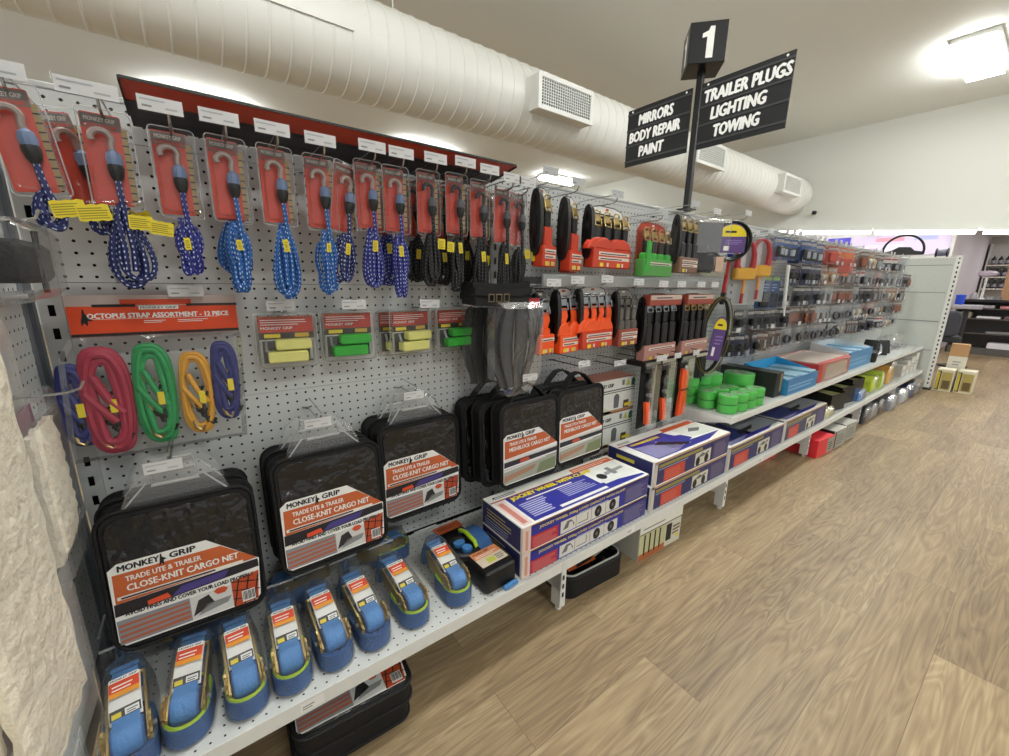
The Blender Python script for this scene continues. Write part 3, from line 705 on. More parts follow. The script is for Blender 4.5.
def make_netcase(label, loc, name, mesh=False, rx=-.13, rz=0., ry=0., hang=True, lab=True):
    t = thing('cargo_net', label, 'cargo net', loc, rz, rx, ry)
    b = MB(); W, z1, z0, D = .139, -.075, -.385, .055
    body = rr(-W, W, z0, z1, .035, 6)
    b.prism(body, 'y', 0, -D, BLACKF, .006); c = b.build('case', t)
    b = MB()
    for yy in (-.004, -D + .002): b.tube([(x_, yy, z_) for x_, z_ in rr(-W - .001, W + .001, z0 - .001, z1 + .001, .036, 6)], .0042, BLACKF, 6, True)
    b.build('piping', c)
    b = MB(); b.prism(rr(-W + .012, W - .012, z0 + .012, z1 - .012, .028, 6), 'y', -D + .002, -D - .0022, BLACKG, .002); b.build('vinyl_window', t)
    if lab:
        b = MB(); b.frame((-W + .012, -D - .0026, z0 + .016), (1, 0, 0), (0, 0, 1)); netlabel(b, name, mesh); b.build('label', t, False)
    b = MB()
    if hang:
        H = film('hanger_plastic', .45, .3, 30.)
        outer = [(-.105, z1 - .02), (.105, z1 - .02), (.075, -.02), (.045, .006), (-.045, .006), (-.075, -.02)]
        b.prism(outer, 'y', -D * .5 - .012, -D * .5 + .012, HAZE, .008)
        b.tube([(-.042, -D * .5, -.038), (.042, -D * .5, -.038), (.036, -D * .5, -.008), (-.036, -D * .5, -.008)], .0045, H, 6, True)
        for s_ in (-1, 1): b.tube([(s_ * .1, -D * .5 - .01, z1 - .01), (s_ * .05, -D * .5, -.03)], .002, H, 5)
        b.build('hanger', t)
    else:
        b.strip([(-.09, -D / 2, z1 - .003), (-.06, -D / 2, z1 + .03), (-.03, -D / 2, z1 + .055), (.0, -D / 2, z1 + .06), (.03, -D / 2, z1 + .05), (.06, -D / 2, z1 + .028), (.09, -D / 2, z1 - .003)], .03, .006, BLACKF, (0, 1, 0))
        b.build('carry_handle', t)
    return t
CK, MBK = 'CLOSE-KNIT CARGO NET', 'MESHBLOCK CARGO NET'
nets = [((.135, -.145, .730), CK, False, -.10, 'nearest of the three close-knit cargo nets, above the blue ratchet straps'), ((.455, -.120, .758), CK, False, -.12, 'second of the three close-knit cargo nets, in the middle'), ((.748, -.075, .778), CK, False, -.07, 'third close-knit cargo net, beside the meshblock nets')]
for (p, nm, ms, rx, ph) in nets:
    make_netcase('black cased ' + ph, p, nm, ms, rx, R(-2 if p[0] < .3 else 2))
    make_netcase('black cased cargo net hanging directly behind the ' + ph.split(',')[0], (p[0] - .006, p[1] + .063, p[2] + .004), nm, ms, rx * .6, 0, lab=False)
    make_hook('hook with a price ticket carrying the ' + ph.split(',')[0], (p[0] - .005, 0, p[2] + .012), -p[1] + .05, True, tz=-.012)
for k, (p, yaw, ph) in enumerate((((1.150, -.150, .80), 2, 'front meshblock cargo net of the left stack, above the jockey wheel boxes'), ((1.110, -.088, .795), 1, 'second meshblock cargo net in the left stack'), ((1.080, -.026, .795), -1, 'rearmost meshblock cargo net in the left stack'),
        ((1.445, -.125, .80), 2, 'front meshblock cargo net on the right, by the white lidded cartons'), ((1.425, -.050, .80), -1, 'meshblock cargo net behind the one by the white cartons'))):
    make_netcase('black cased ' + ph, p, MBK, True, -.05, R(yaw), hang=False, lab=k in (0, 3))
make_hook('hook with a price ticket over the left meshblock cargo nets', (1.135, 0, .80), .22, True, tz=.005)
make_hook('hook with a price ticket over the right meshblock cargo nets', (1.44, 0, .815), .19, True, BLACK, tz=.0)
# ------------------------------------------------------------------ ratchet tie-downs lying on the base shelf
SH = .2186
def stadium(w, y0, y1, n=10):
    r = w / 2; o = []
    for k in range(n + 1): a = PI + PI * k / n; o.append((r * math.cos(a), y0 + r + r * math.sin(a)))
    for k in range(n + 1): a = PI * k / n; o.append((r * math.cos(a), y1 - r + r * math.sin(a)))
    return o
def make_ratchet(label, loc, rz=0., trim=LIME, rx=0., rim=True, var=0):
    """origin under the middle of the strap coil; the coil's rounded end points to -y, hanger flange at +y"""
    t = thing('ratchet_strap', label, 'ratchet strap', loc, rz, rx); t.scale = (.89, .9, .95)
    w = .102; y0, y1 = -.105, .055
    b = MB(); out_ = stadium(w - .008, y0 + .004, y1); inn = stadium(w - .03, y0 + .016, y1 - .012)
    n = len(out_); h0, h1 = .003, .05
    vs = [(x, y, h0) for x, y in out_] + [(x, y, h1) for x, y in out_] + [(x, y, h1) for x, y in inn] + [(x, y, h0) for x, y in inn]
    fs = []
    for i in range(n):
        j = (i + 1) % n
        for a in range(3): fs.append((a * n + i, a * n + j, (a + 1) * n + j, (a + 1) * n + i))
    b.add(vs, fs, BLUE); b.build('strap_coil', t)
    if rim:
        b = MB(); b.tube([(x, y, h1 + .001) for x, y in stadium(w - .022, y0 + .010, y1 - .008)], .0042, trim, 6, True); b.build('strap_edge', t)
    # ratchet: side plates, toothed wheels, drum of blue webbing
    b = MB()
    for s_ in (-1, 1):
        b.prism([(y0 + .03, .02), (.0, .02), (.085, .05), (.11, .082), (.095, .095), (.03, .085), (y0 + .035, .06)], 'x', s_ * .0355, s_ * .0305, GOLD)
        pts = []
        for k in range(24): a = 2 * PI * k / 24; rr_ = .031 if k % 2 else .026; pts.append((-.045 + rr_ * math.cos(a), .062 + rr_ * math.sin(a)))
        b.prism(pts, 'x', s_ * .041, s_ * .036, GOLD)
        b.lathe([(.006, 0), (.006, .008)] if s_ > 0 else [(.006, -.008), (.006, 0)], (s_ * .04, -.045, .062), SILV, 'x', 10)
    b.tube([(-.034, .1, .085), (.034, .1, .085)], .006, GOLD, 8); b.build('ratchet_frame', t)
    b = MB(); b.lathe([(.028, -.028), (.0305, -.026), (.0305, .026), (.028, .028)], (0, -.045, .058), BLUE, 'x', 18)
    b.strip([(0, -.045 + .0315 * math.sin(a), .058 + .0315 * math.cos(a)) for a in [R(-130 + 16 * k) for k in range(10)]] + [(0, .02, .088), (0, .06, .098), (0, .105, .104)], .046, .004, LBLUE); b.build('webbing', t)
    b = MB(); b.strip([(0, .112, .108), (0, .135, .095), (0, .15, .06), (0, .15, .01)], .052, .008, LBLUE); b.build('webbing_tail', t)
    b = MB(); lp = [(0, -.022, .082), (0, .0, .0955), (0, .03, .103), (0, .06, .1085), (0, .078, .110)]
    b.strip(lp, .056, .0012, WHITE)
    b.frame((-.027, .004, .0998), (1, 0, 0), (0, .97, .22)); b.rect(.001, .026, .053, .070, M('dd4a22', .5), 4); b.rect(.001, .022, .053, .034, M('e89a2c', .5), 5); b.rect(.001, .060, .053, .070, WHITE, 5); b.text('MONKEY GRIP', .004, .062, .005, INK, .046, 6)
    b.lines(.006, .038, .046, .056, 2, WHITE, 5, .35, 3)
    b.frame((-.027, -.02, .0875), (1, 0, 0), (0, .84, .5)); b.rect(.001, .001, .053, .021, M('3c3a30', .5), 3); b.rect(.004, .004, .02, .014, YELLOW, 4); b.rect(.026, .004, .05, .017, WHITE, 4); b.lines(.029, .006, .048, .015, 2, INK, 5, .4)
    b.build('label', t)
    # clear shell with its hanger flange
    b = MB(); base = stadium(w, y0, y1 + .11); top = [(x * .74, y * .82 + .004) for x, y in base]; n = len(base)
    mid = [(x * .97, y * .98) for x, y in base]
    vs = [(x, y, .001) for x, y in base] + [(x, y, .054) for x, y in mid] + [(x, y, .098 + max(0, y) * .16) for x, y in top]
    fs = [(i + a * n, (i + 1) % n + a * n, (i + 1) % n + (a + 1) * n, i + (a + 1) * n) for a in range(2) for i in range(n)] + [tuple(2 * n + i for i in range(n))]
    b.add(vs, fs, SHELL)
    b.add([(-.045, .165, .05), (.045, .165, .05), (.045, .175, .125), (-.045, .175, .125)], [(0, 1, 2, 3)], SHELL)
    b.tube([(-.045, .175, .126), (.045, .175, .126)], .0035, film('blister_rim', .35, .1, 30.), 6); b.build('blister', t)
    return t
front = [(.008, -.338, 5, LIME, 'nearest blue ratchet strap in the front row, half out of view beside the fleece packs'), (.106, -.326, -8, LIME, 'blue ratchet strap with a bright lime edge, second in the front row'),
         (.203, -.332, 2, LIME, 'blue ratchet strap, third in the front row'), (.297, -.332, -2, LIME, 'blue ratchet strap, fourth in the front row'), (.391, -.328, 2, LIME, 'blue ratchet strap, fifth in the front row'),
         (.487, -.328, 4, LIME, 'blue ratchet strap, sixth in the front row'), (.602, -.325, 4, LIME, 'blue ratchet strap with a lime edge, seventh in the front row'), (.742, -.328, 0, LIME, 'blue ratchet strap with a lime edge, last of the front row beside the black pack')]
for k, (x, y, a, tr, ph) in enumerate(front): make_ratchet(ph, (x, y, SH), R(a), tr, 0, k in (1, 3, 6, 7, 2))
make_ratchet('blue ratchet strap turned sideways under the nearest cargo net, behind the front row', (.105, -.09, SH), R(90), LIME, 0, False)
make_ratchet('blue ratchet strap turned sideways behind the third and fourth of the front row', (.368, -.09, SH), R(-90), LIME, 0, False)
make_ratchet('blue ratchet strap with a lime edge turned sideways behind the sixth of the front row', (.625, -.085, SH), R(94), LIME, 0, True)

# black boxed strap set
t = thing('strap_set', 'black moulded pack with a blue strap and orange tag next to the jockey wheel boxes', 'strap set', (.865, -.26, SH), R(3))
b = MB(); b.prism(rr(-.06, .06, -.165, -.055, .012), 'z', 0, .075, BLACK, .006); b.prism(rr(-.062, .0, -.06, .1, .015), 'z', 0, .055, BLACK, .006); b.prism(rr(-.055, .06, .08, .15, .012), 'z', 0, .04, BLACK, .006)
b.tube([(-.03 + .045 * math.cos(a), -.0 + .05 * math.sin(a), .06) for a in [2 * PI * k / 16 for k in range(16)]], .014, BLACK, 8, True); b.build('moulded_case', t)
b = MB(); b.strip([(.03, -.05, .05), (.03, -.03, .078), (.03, .02, .088), (.03, .06, .08), (.03, .09, .05)], .05, .012, BLUE); b.lathe([(.02, -.008), (.022, 0), (.02, .008)], (-.03, .03, .062), LBLUE, 'z', 14); b.lathe([(.016, -.008), (.018, 0), (.016, .008)], (-.03, -.02, .07), LBLUE, 'z', 14); b.build('webbing', t)
b = MB(); b.strip([(.0, -.045, .055), (.0, -.02, .084), (.0, .03, .092), (.0, .07, .082)], .012, .008, LIME); b.build('webbing_edge', t)
b = MB(); b.box(-.05, .05, -.135, -.06, .0755, .0765, M('d9c9b4', .5)); b.frame((-.05, -.135, .0765), (1, 0, 0), (0, 1, 0)); b.rect(.0, .04, .1, .075, M('d98a55', .5), 0); b.text('MONKEY GRIP', .006, .06, .008, INK, .06, 1); b.lines(.006, .044, .09, .057, 2, WHITE, 1, .4); b.rect(.03, .008, .06, .03, M('c8cf4a', .5), 0); b.lines(.064, .008, .095, .034, 3, GREY, 0, .5); b.build('label', t, False)
b = MB(); b.prism(rr(-.055, .05, .125, .165, .004), 'z', .05, .054, BORANGE); b.frame((-.055, .125, .054), (1, 0, 0), (0, 1, 0)); b.lines(.01, .01, .09, .03, 2, M('7a2f1a', .5), 0, .4); b.build('hang_tag', t, False)
b = MB(); b.tube([(.0, -.178, .008), (.05, -.176, .008)], .008, LBLUE, 8); b.build('strap_end', t)

# ------------------------------------------------------------------ printed cartons
def carton(name, label, cat, x0, x1, y0, y1, z0, h, top, front, side, deco=None, rz=0., group=None):
    t = thing(name, label, cat, ((x0 + x1) / 2, (y0 + y1) / 2, z0), rz, group=group)
    W, D = (x1 - x0) / 2, (y1 - y0) / 2
    b = MB(); b.box(-W, W, -D, D, 0, h, WHITE if top is None else top, .003)
    e = .0005
    if front: b.frame((-W, -D, 0), (1, 0, 0), (0, 0, 1)); b.rect(.004, .004, 2 * W - .004, h - .004, front)
    if side: b.frame((-W, D, 0), (0, -1, 0), (0, 0, 1)); b.rect(.004, .004, 2 * D - .004, h - .004, side)
    if deco: deco(b, W, D, h)
    b.build('box_body', t, False)
    return t
EDGE = M('b48a5e', .5); SALM = M('d9a087', .5)
CB = M('28309c', .35, noise=.02); CN = M('2a2c66', .45)
def jockey(b, W, D, h):
    # top
    b.frame((-W, -D, h), (1, 0, 0), (0, 1, 0)); L = 2 * W; d = 2 * D
    b.poly([(.06, .012), (L - .012, .012), (L - .012, .024), (L * .66, .06), (L * .66, d - .05), (.06, d - .05)], CB, 0)
    b.rect(.0, d - .052, L - .0, d - .045, M('a8443f', .5), 0); b.rect(L * .62, d - .05, L - .015, d - .018, M('de6a34', .5), 1); b.lines(L * .63, d - .045, L - .02, d - .022, 2, M('f0d9c8', .5), 2, .4)
    b.lines(.03, d - .036, .13, d - .018, 2, GREY, 1, .5, 5); b.poly([(.02, d - .036), (.03, d - .018), (.036, d - .026)], INK, 2)
    b.rect(.01, .01, .05, d - .05, M('ecd8d4', .5), 0); b.lines(.018, .02, .044, d - .06, 1, M('d4877c', .5), 1, .95)
    b.text('JOCKEY WHEEL WITH CLAMP', .075, d - .083, .026, M('f2dd2a', .5), L * .62, 2, .07)
    b.lines(.12, d - .1, L * .62, d - .09, 1, WHITE, 2, .7)
    b.lines(.075, .03, .19, d - .105, 8, M('b9bde6', .5), 2, .55, 4); b.lines(.26, .06, L * .64, d - .1, 6, M('aeb4e0', .5), 2, .45, 6); b.rect(.19, .02, L * .66, .034, WHITE, 2)
    b.poly([(L * .68, .045), (L - .025, .045), (L - .025, d - .06), (L * .7, d - .06)], M('e9ece8', .5), 1)
    b.poly([(L * .70 + .022 * math.cos(a) + .02, d * .42 + .022 * math.sin(a)) for a in [2 * PI * k / 14 for k in range(14)]], INK, 2); b.poly([(L * .76, d * .4), (L * .95, d * .45), (L * .95, d * .53), (L * .78, d * .5)], M('9aa0a0', .4), 2); b.poly([(L * .82, d * .36), (L * .86, d * .36), (L * .86, d * .62), (L * .82, d * .6)], M('84898a', .4), 3)
    # front
    b.frame((-W, -D, 0), (1, 0, 0), (0, 0, 1))
    b.rect(.0, h - .008, L, h, EDGE, 0); b.rect(.0, .0, .034, h, M('e9d2ca', .5), 1); b.lines(.012, .008, .026, h - .01, 1, SALM, 2, .95)
    b.text('JOCKEY WHEEL 500kg LOAD CAPACITY WITH CLAMP', .07, h - .026, .012, M('e6d264', .5), L * .66, 1, .05); b.lines(.25, h - .036, .45, h - .03, 1, M('aab0d8', .5), 1, .8)
    b.rect(.036, .004, .155, h * .56, M('c02f3c', .5), 1); b.lines(.045, .01, .148, h * .52, 6, M('e59a98', .5), 2, .3, 2); b.rect(.165, .008, .47, h * .6, M('e4e2dc', .5), 1)
    for xx in (.238, .315, .392): b.rect(xx, .008, xx + .0015, h * .6, INK, 2)
    b.poly([(.175, .02), (.2, .022), (.205, .04), (.22, .04), (.228, .018), (.23, .03), (.215, .048), (.195, .048)], GREY, 2); b.rect(.295, .02, .299, .048, GREY, 2); b.rect(.248, .018, .298, .021, GREY, 2)
    for xx, c in ((.352, INK), (.432, INK)): b.poly([(xx + .019 * math.cos(a), .032 + .022 * math.sin(a)) for a in [2 * PI * k / 14 for k in range(14)]], c, 2); b.poly([(xx + .006 * math.cos(a), .032 + .008 * math.sin(a)) for a in [2 * PI * k / 10 for k in range(10)]], GREY, 3)
    b.rect(.5, .008, L - .01, h - .012, M('4a4680', .5), 1); b.lines(.51, .014, L - .02, h - .02, 8, M('8a86ad', .5), 2, .4, 9)
    # end
    b.frame((-W, D, 0), (0, -1, 0), (0, 0, 1)); b.rect(2 * D - .008, 0, 2 * D, h, WHITE, 1); b.lines(.03, h * .45, .17, h * .85, 3, M('d8cf6e', .5), 1, .3, 2); b.lines(.02, h * .12, .16, h * .42, 3, M('b9c0dc', .5), 1, .3, 5)
for k, z in enumerate((SH, SH + .0915)):
    carton('jockey_wheel_box', 'long blue and white jockey wheel box, %s of the nearer stack' % ('bottom' if k == 0 else 'topmost'), 'carton', .945, 1.598, -.432, -.207, z, .091, WHITE, CB, CN, jockey)
def jack(b, W, D, h):
    b.frame((-W, -D, h), (1, 0, 0), (0, 1, 0)); L = 2 * W; d = 2 * D
    b.poly([(.045, .014), (L * .72, .014), (L - .012, .05), (L * .6, .06), (L * .52, d - .055), (.045, d - .055)], M('332c96', .35), 0)
    b.rect(0, d - .06, L, d - .052, M('a8443f', .5), 0); b.rect(L * .55, d - .06, L - .02, d - .028, M('d8622f', .5), 1); b.lines(.02, d - .042, .11, d - .024, 2, GREY, 1, .5, 5)
    b.lines(.06, d - .085, L * .52, d - .065, 1, M('dcc445', .5), 2, .8); b.lines(.06, d - .085, .14, d - .065, 1, M('a8443f', .5), 3, .1)
    b.lines(L * .3, .04, L * .6, d - .1, 6, M('b9b6dc', .5), 2, .4, 8); b.poly([(.05, .02), (.2, .02), (.28, .04), (.17, d - .12), (.05, d - .1)], M('8d8bb8', .5), 2)
    b.poly([(.16, d - .13), (.3, .035), (.34, .045), (.2, d - .115)], M('141425', .3), 4); b.poly([(.20, d - .11), (.33, .05), (.4, .07), (.38, .12), (.28, d - .1)], CB, 3)
    b.poly([(L * .66, .07), (L - .02, .06), (L - .02, d - .07), (L * .62, d - .07)], M('dfe4dc', .5), 1); b.poly([(L * .72, d * .5), (L * .82, d * .42), (L * .9, d * .52), (L * .8, d * .62)], GREY, 2)
    b.frame((-W, -D, 0), (1, 0, 0), (0, 0, 1))
    b.rect(0, h - .01, L, h, M('c9a27e', .5), 1); b.rect(0, 0, .02, h, M('d9cfc4', .5), 1); b.lines(.03, h - .032, L * .74, h - .014, 1, M('9d9347', .5), 1, .75); b.lines(.03, h - .042, L * .5, h - .036, 1, M('9aa0b8', .5), 1, .8)
    b.rect(.07, .006, .23, h * .58, M('cf4a38', .5), 1); b.lines(.08, .014, .22, h * .52, 5, M('e08a78', .5), 2, .25, 4); b.rect(L * .5, .01, L * .72, h * .66, M('d9d6c6', .5), 1)
    for xx in (L * .54, L * .66): b.poly([(xx + .018 * math.cos(a), .03 + .022 * math.sin(a)) for a in [2 * PI * k / 12 for k in range(12)]], INK, 2)
    b.poly([(L * .53, h * .45), (L * .6, h * .6), (L * .63, h * .5), (L * .68, h * .58), (L * .69, h * .5), (L * .6, h * .42)], GREY, 2)
    b.rect(L * .75, .008, L - .01, h - .02, M('4d456e', .5), 1); b.lines(L * .77, .014, L - .02, h - .026, 7, M('7f7996', .5), 2, .4, 3)
    b.frame((-W, D, 0), (0, -1, 0), (0, 0, 1)); b.rect(2 * D - .01, 0, 2 * D, h, WHITE, 1); b.lines(.05, h * .62, .17, h * .85, 1, M('e0d24a', .5), 1, .6); b.lines(.02, h * .3, .21, h * .55, 2, M('b0b08a', .5), 1, .35, 5)
for k, z in enumerate((SH, SH + .1105)):
    carton('jack_box', 'blue and white trailer jack box, %s' % ('bottom of the farther stack' if k == 0 else 'topmost of the farther stack, with a torn blue label'), 'carton', 1.63 + .005 * k, 2.262, -.432, -.19, z, .11, WHITE, CN, CN, jack)
def jack2(b, W, D, h):
    jack(b, W, D, h); b.frame((-W, -D, h), (1, 0, 0), (0, 1, 0)); L = 2 * W; d = 2 * D
    b.poly([(.01, .04), (L * .5, .04), (L * .4, d - .02), (.01, d - .02)], M('23306e', .3), 6); b.poly([(L * .42, .04), (L - .01, .03), (L - .01, d - .02), (L * .5, d - .02)], M('8b9096', .3), 6); b.poly([(L * .35, .06), (L * .6, .07), (L * .7, .1), (L * .4, .09)], INK, 7)
carton('jack_box', 'blue and white trailer jack box standing singly below the green tape rolls', 'carton', 2.285, 2.965, -.43, -.15, SH, .128, M('e2e2da', .5), CN, CN, jack2)
carton('jack_box', 'dull blue trailer jack box below the blue and red cartons', 'carton', 2.985, 3.70, -.43, -.15, SH, .132, M('cfcfc8', .5), M('4a4a66', .5), CN, jack2)
# white trailer lock cartons behind the jack boxes
def wbox(b, W, D, h):
    b.frame((-W, -D, 0), (1, 0, 0), (0, 0, 1)); L = 2 * W
    b.text('MONKEY GRIP', .05, h - .04, .016, INK, .13, 1, .06); b.rect(0, h - .06, L, h - .055, INK, 1); b.rect(0, h - .07, L, h - .066, INK, 1)
    b.poly([(L - .075, h - .045), (L - .055, h - .012), (L - .035, h - .045)], M('b9bb4a', .5), 1); b.poly([(L - .03, h - .05), (L - .03, h - .02), (L - .015, h - .008), (L - .002, h - .02), (L - .002, h - .05)], M('1f5a38', .5), 1); b.rect(L - .1, h - .04, L - .08, h - .015, GREY, 1)
    b.poly([(.19, .02), (.225, .02), (.228, .075), (.215, .088), (.198, .088), (.187, .075)], M('5d6063', .4), 1); b.poly([(.0, .0), (.18, 0), (.1, .05), (.0, .06)], M('c9cfae', .5), 1); b.rect(.26, .012, .3, .05, M('4a3a2c', .5), 1); b.rect(.27, .02, L - .01, .034, YELLOW, 2); b.rect(0, 0, L, .012, M('a57a52', .5), 1)
for k in range(3):
    carton('lock_carton', 'white %s carton with black band, %s' % ('illustrated', ['lowest of the pile behind the jack boxes', 'middle of the pile behind the jack boxes', 'topmost of the pile with its brown lid showing'][k]), 'carton', 1.545, 1.885, -.125, -.01, SH + .167 * k, .166, M('6d3f2e', .6), M('d9dad2', .5), M('c9cac2', .5), wbox)

# ------------------------------------------------------------------ under the base shelf, on the floor
make_netcase('black cased cargo net lying label up on the floor under the nearest shelf end', (.435, -.085, .072), CK, False, R(-90), R(-3), 0)
make_netcase('black cased cargo net lying at the bottom of the pair on the floor', (.425, -.075, .007), CK, False, R(-90), R(-2), 0, lab=False)
# black open case with tan insert
t = thing('open_case', 'black rounded net case lying open side up on the floor behind the first shelf leg', 'case', (1.335, -.33, 0), R(-3))
b = MB(); o_ = rr(-.155, .155, -.10, .12, .045, 6); b.prism(o_, 'z', 0, .092, BLACKF, .008); c = b.build('case', t)
b = MB(); b.tube([(x_, y_, .094) for x_, y_ in rr(-.145, .145, -.09, .11, .04, 6)], .0035, M('b9b9b4', .5), 6, True); b.build('piping', c)
b = MB(); b.prism(rr(-.138, .138, -.083, .103, .034, 6), 'z', .0922, .0945, BLACKG); b.frame((-.138, -.083, .0945), (1, 0, 0), (0, 1, 0)); b.poly([(.02, .02), (.16, .02), (.19, .12), (.03, .14)], BORANGE, 0); b.poly([(.16, .03), (.25, .05), (.26, .15), (.19, .15)], M('b0b39a', .5), 0); b.poly([(.06, .02), (.15, .03), (.16, .07), (.08, .05)], INK, 1); b.build('vinyl_window', t, False)
def lockw(b, W, D, h):
    b.frame((-W, -D, 0), (1, 0, 0), (0, 0, 1)); L = 2 * W
    b.rect(0, h - .045, L, h, M('e9eadf', .5), 1); b.lines(.02, h - .03, L * .7, h - .018, 1, TXTG, 2, .5); b.rect(0, h - .05, L, h - .046, INK, 2)
    b.rect(0, 0, L * .6, .03, M('b5673a', .5), 1); b.rect(L * .0, .03, L * .6, h - .05, M('c7c79a', .5), 1)
    for i in range(4): b.rect(.03 + i * .035, .02, .04 + i * .035, h - .055, INK, 2)
    b.rect(L * .62, .03, L * .75, h - .06, INK, 2); b.lines(L * .78, .05, L - .01, .1, 3, M('6b4a33', .5), 2, .5); b.rect(L * .85, .03, L - .02, .045, YELLOW, 3)
carton('lock_carton', 'white illustrated carton standing on the floor under the second bay', 'carton', 1.585, 1.885, -.435, -.25, 0, .172, M('dcdccf', .5), M('d6d6c6', .5), M('c9cabf', .5), lockw, R(-2))
for k, (x0, x1, c, ph) in enumerate(((3.06, 3.30, 'c8252c', 'red carton on the floor left of the fourth shelf leg'), (3.50, 3.76, 'e8343c', 'bright red carton on the floor right of the fourth shelf leg'))):
    carton('red_carton', ph, 'carton', x0, x1, -.49 if k else -.3, -.2, 0, .125, M(c, .4), M(c, .4), M(c, .4), (lambda b, W, D, h: (b.frame((-W, -D, 0), (1, 0, 0), (0, 0, 1)), b.rect(W * 1.2, .01, 2 * W - .01, h - .01, M('a9aa9f', .5), 1), b.lines(W * 1.3, .03, 2 * W - .02, h - .03, 4, INK, 2, .4))) if k else None, R(-4))
for k in range(2):
    carton('grey_carton', 'grey and silver carton on the floor, %s one after the bright red carton' % ORD[k], 'carton', 3.79 + .24 * k, 4.0 + .25 * k, -.50, -.2, 0, .14, M('b9b8ae', .4), M('a8a79c', .4), M('26262a', .4), lambda b, W, D, h: (b.frame((-W, -D, 0), (1, 0, 0), (0, 0, 1)), b.rect(.01, .01, .03, h - .01, INK, 1), b.lines(.05, .03, 2 * W - .03, h - .03, 4, M('86867c', .5), 1, .5)), R(-4))
# ------------------------------------------------------------------ second bay: ratchet and cam buckle cards
def make_card(label, loc, n, w, h, roll, lab, buckle=GOLD, head=WHITE, handle=BLACK, rz=0., loops=1, ry=0., arch=0, yel=2, back=BLACK, labtxt=2, side=True):
    """origin at the hang point; a display card w wide and h tall with n buckles, webbing and a printed foot"""
    t = thing('ratchet_card', label, 'strap pack', loc, rz, 0, ry)
    b = MB(); W = w / 2
    pl = [(-W, -h), (W, -h), (W, -.03), (W * .8, -.006), (W * .4, .004), (-W * .4, .004), (-W * .8, -.006), (-W, -.03)]
    b.prism(pl, 'y', -.003, 0, back, .001)
    b.frame((0, -.003, 0), (1, 0, 0), (0, 0, 1)); b.poly([(W * .95, -.034), (W * .78, -.009), (W * .38, .0), (-W * .38, .0), (-W * .78, -.009), (-W * .95, -.034)], head, 0)
    b.poly([(-.012, -.012), (.012, -.012), (.008, -.004), (-.008, -.004)], RED if head is WHITE else WHITE, 1); b.lines(-W * .6, -.03, W * .6, -.02, 1, INK, 1, .5)
    b.build('card', t, False)
    p = w / n
    for k in range(n):
        x = -W + p * (k + .5); m = min(p * .36, .02)
        b = MB(); b.box(x - m, x + m, -.03, -.022, -.062, -.036, buckle, .002); b.tube([(x - m, -.03, -.05), (x - m, -.036, -.075), (x + m, -.036, -.075), (x + m, -.03, -.05)], .003, buckle, 6)
        b.tube([(x - m, -.026, -.036), (x - m * .6, -.03, -.024), (x + m * .6, -.03, -.024), (x + m, -.026, -.036)], .003, buckle, 6)
        if handle: b.prism(rr(x - m * .85, x + m * .85, -.125, -.07, .008), 'y', -.02, -.036, handle, .003)
        b.build('buckle', t)
        b = MB()
        if not handle: b.strip([(x, -.03, -.07), (x + .004, -.034, -.1), (x - .006 * (-1) ** k, -.032, -.13), (x, -.028, -.15)], m * 1.7, .004, roll)
        z1, z0 = (-.128 if handle else -.13), -h + .062
        if arch:
            if n == 4 and k % 2: x -= p / 2
            n_ = 12; b.prism([(x + (p * .98 if n == 4 else p * .62) * math.cos(PI * i / n_), z0 + (z1 - z0 + .012) * math.sin(PI * i / n_)) for i in range(n_ + 1)], 'y', -.012 - .004 * (k % 2), -.045 - .003 * (k % 2), roll, .006)
        else:
            b.prism(rr(x - m * 1.15, x + m * 1.15, z0 - .004, z1 + .004, .010), 'y', -.012, -.042, roll, .006)
        b.build('webbing', t)
    b = MB(); b.prism(rr(-W, W, -h - .004, -h + .066, .004), 'y', -.046, -.004, lab, .003); b.frame((-W, -.046, -h - .004), (1, 0, 0), (0, 0, 1))
    for i in range(labtxt):
        z = .05 - i * .018; b.rect(w * .12, z - .004, w * .95, z + .008, M('e9d9cf', .5), 1); b.lines(w * .16, z - .001, w * .9, z + .005, 1, INK, 2, .6, i)
    for i in range(yel): b.rect(w * (.16 + .45 * i), .004, w * (.16 + .45 * i) + min(.022, w * .25), .018, YELLOW, 1); b.rect(w * (.34 + .4 * i), .004, w * (.34 + .4 * i) + .012, .018, M('ddd7c8', .5), 1)
    b.build('foot_label', t, False)
    if side:
        b = MB(); P = []
        for i in range(21):
            a = 2 * PI * i / 20; P.append((-W - .002, -.016 + .016 * math.cos(a), -h * .45 + h * .40 * math.sin(a)))
        b.strip(P, .02, .014, BLACK); b.build('side_loop', t)
    return t
def clearbox(t, w, h, d, z0=-.01): b = MB(); b.prism(rr(-w / 2 - .006, w / 2 + .006, -h, z0 + .012, .01), 'y', -.002, -d, CLEAR, .006); b.build('blister', t)
make_card('red and black ratchet strap card with one gold buckle, first after the bungee straps', (1.205, -.165, 1.452), 1, .085, .252, RED, RED, GOLD, WHITE, BLACK, R(16))
make_card('red and black ratchet strap card with one gold buckle, second after the bungee straps', (1.335, -.165, 1.440), 1, .09, .25, RED, RED, GOLD, WHITE, BLACK, R(16))
make_card('red and black ratchet card turned edge-on behind the second single buckle card', (1.395, -.09, 1.430), 1, .085, .245, RED, RED, GOLD, WHITE, BLACK, R(24))
make_card('wide red ratchet strap card with four gold buckles in the upper row', (1.545, -.165, 1.428), 4, .255, .222, RED, RED, GOLD, WHITE, BLACK, R(6), arch=1)
t = make_card('green ratchet strap pack with four gold buckles and a red header in the upper row', (1.845, -.17, 1.395), 4, .25, .215, GREENP, M('58a84e', .5), GOLD, RED, BLACK, R(6), yel=0, labtxt=1, back=M('b5442a', .5), side=False); clearbox(t, .26, .24, .055)
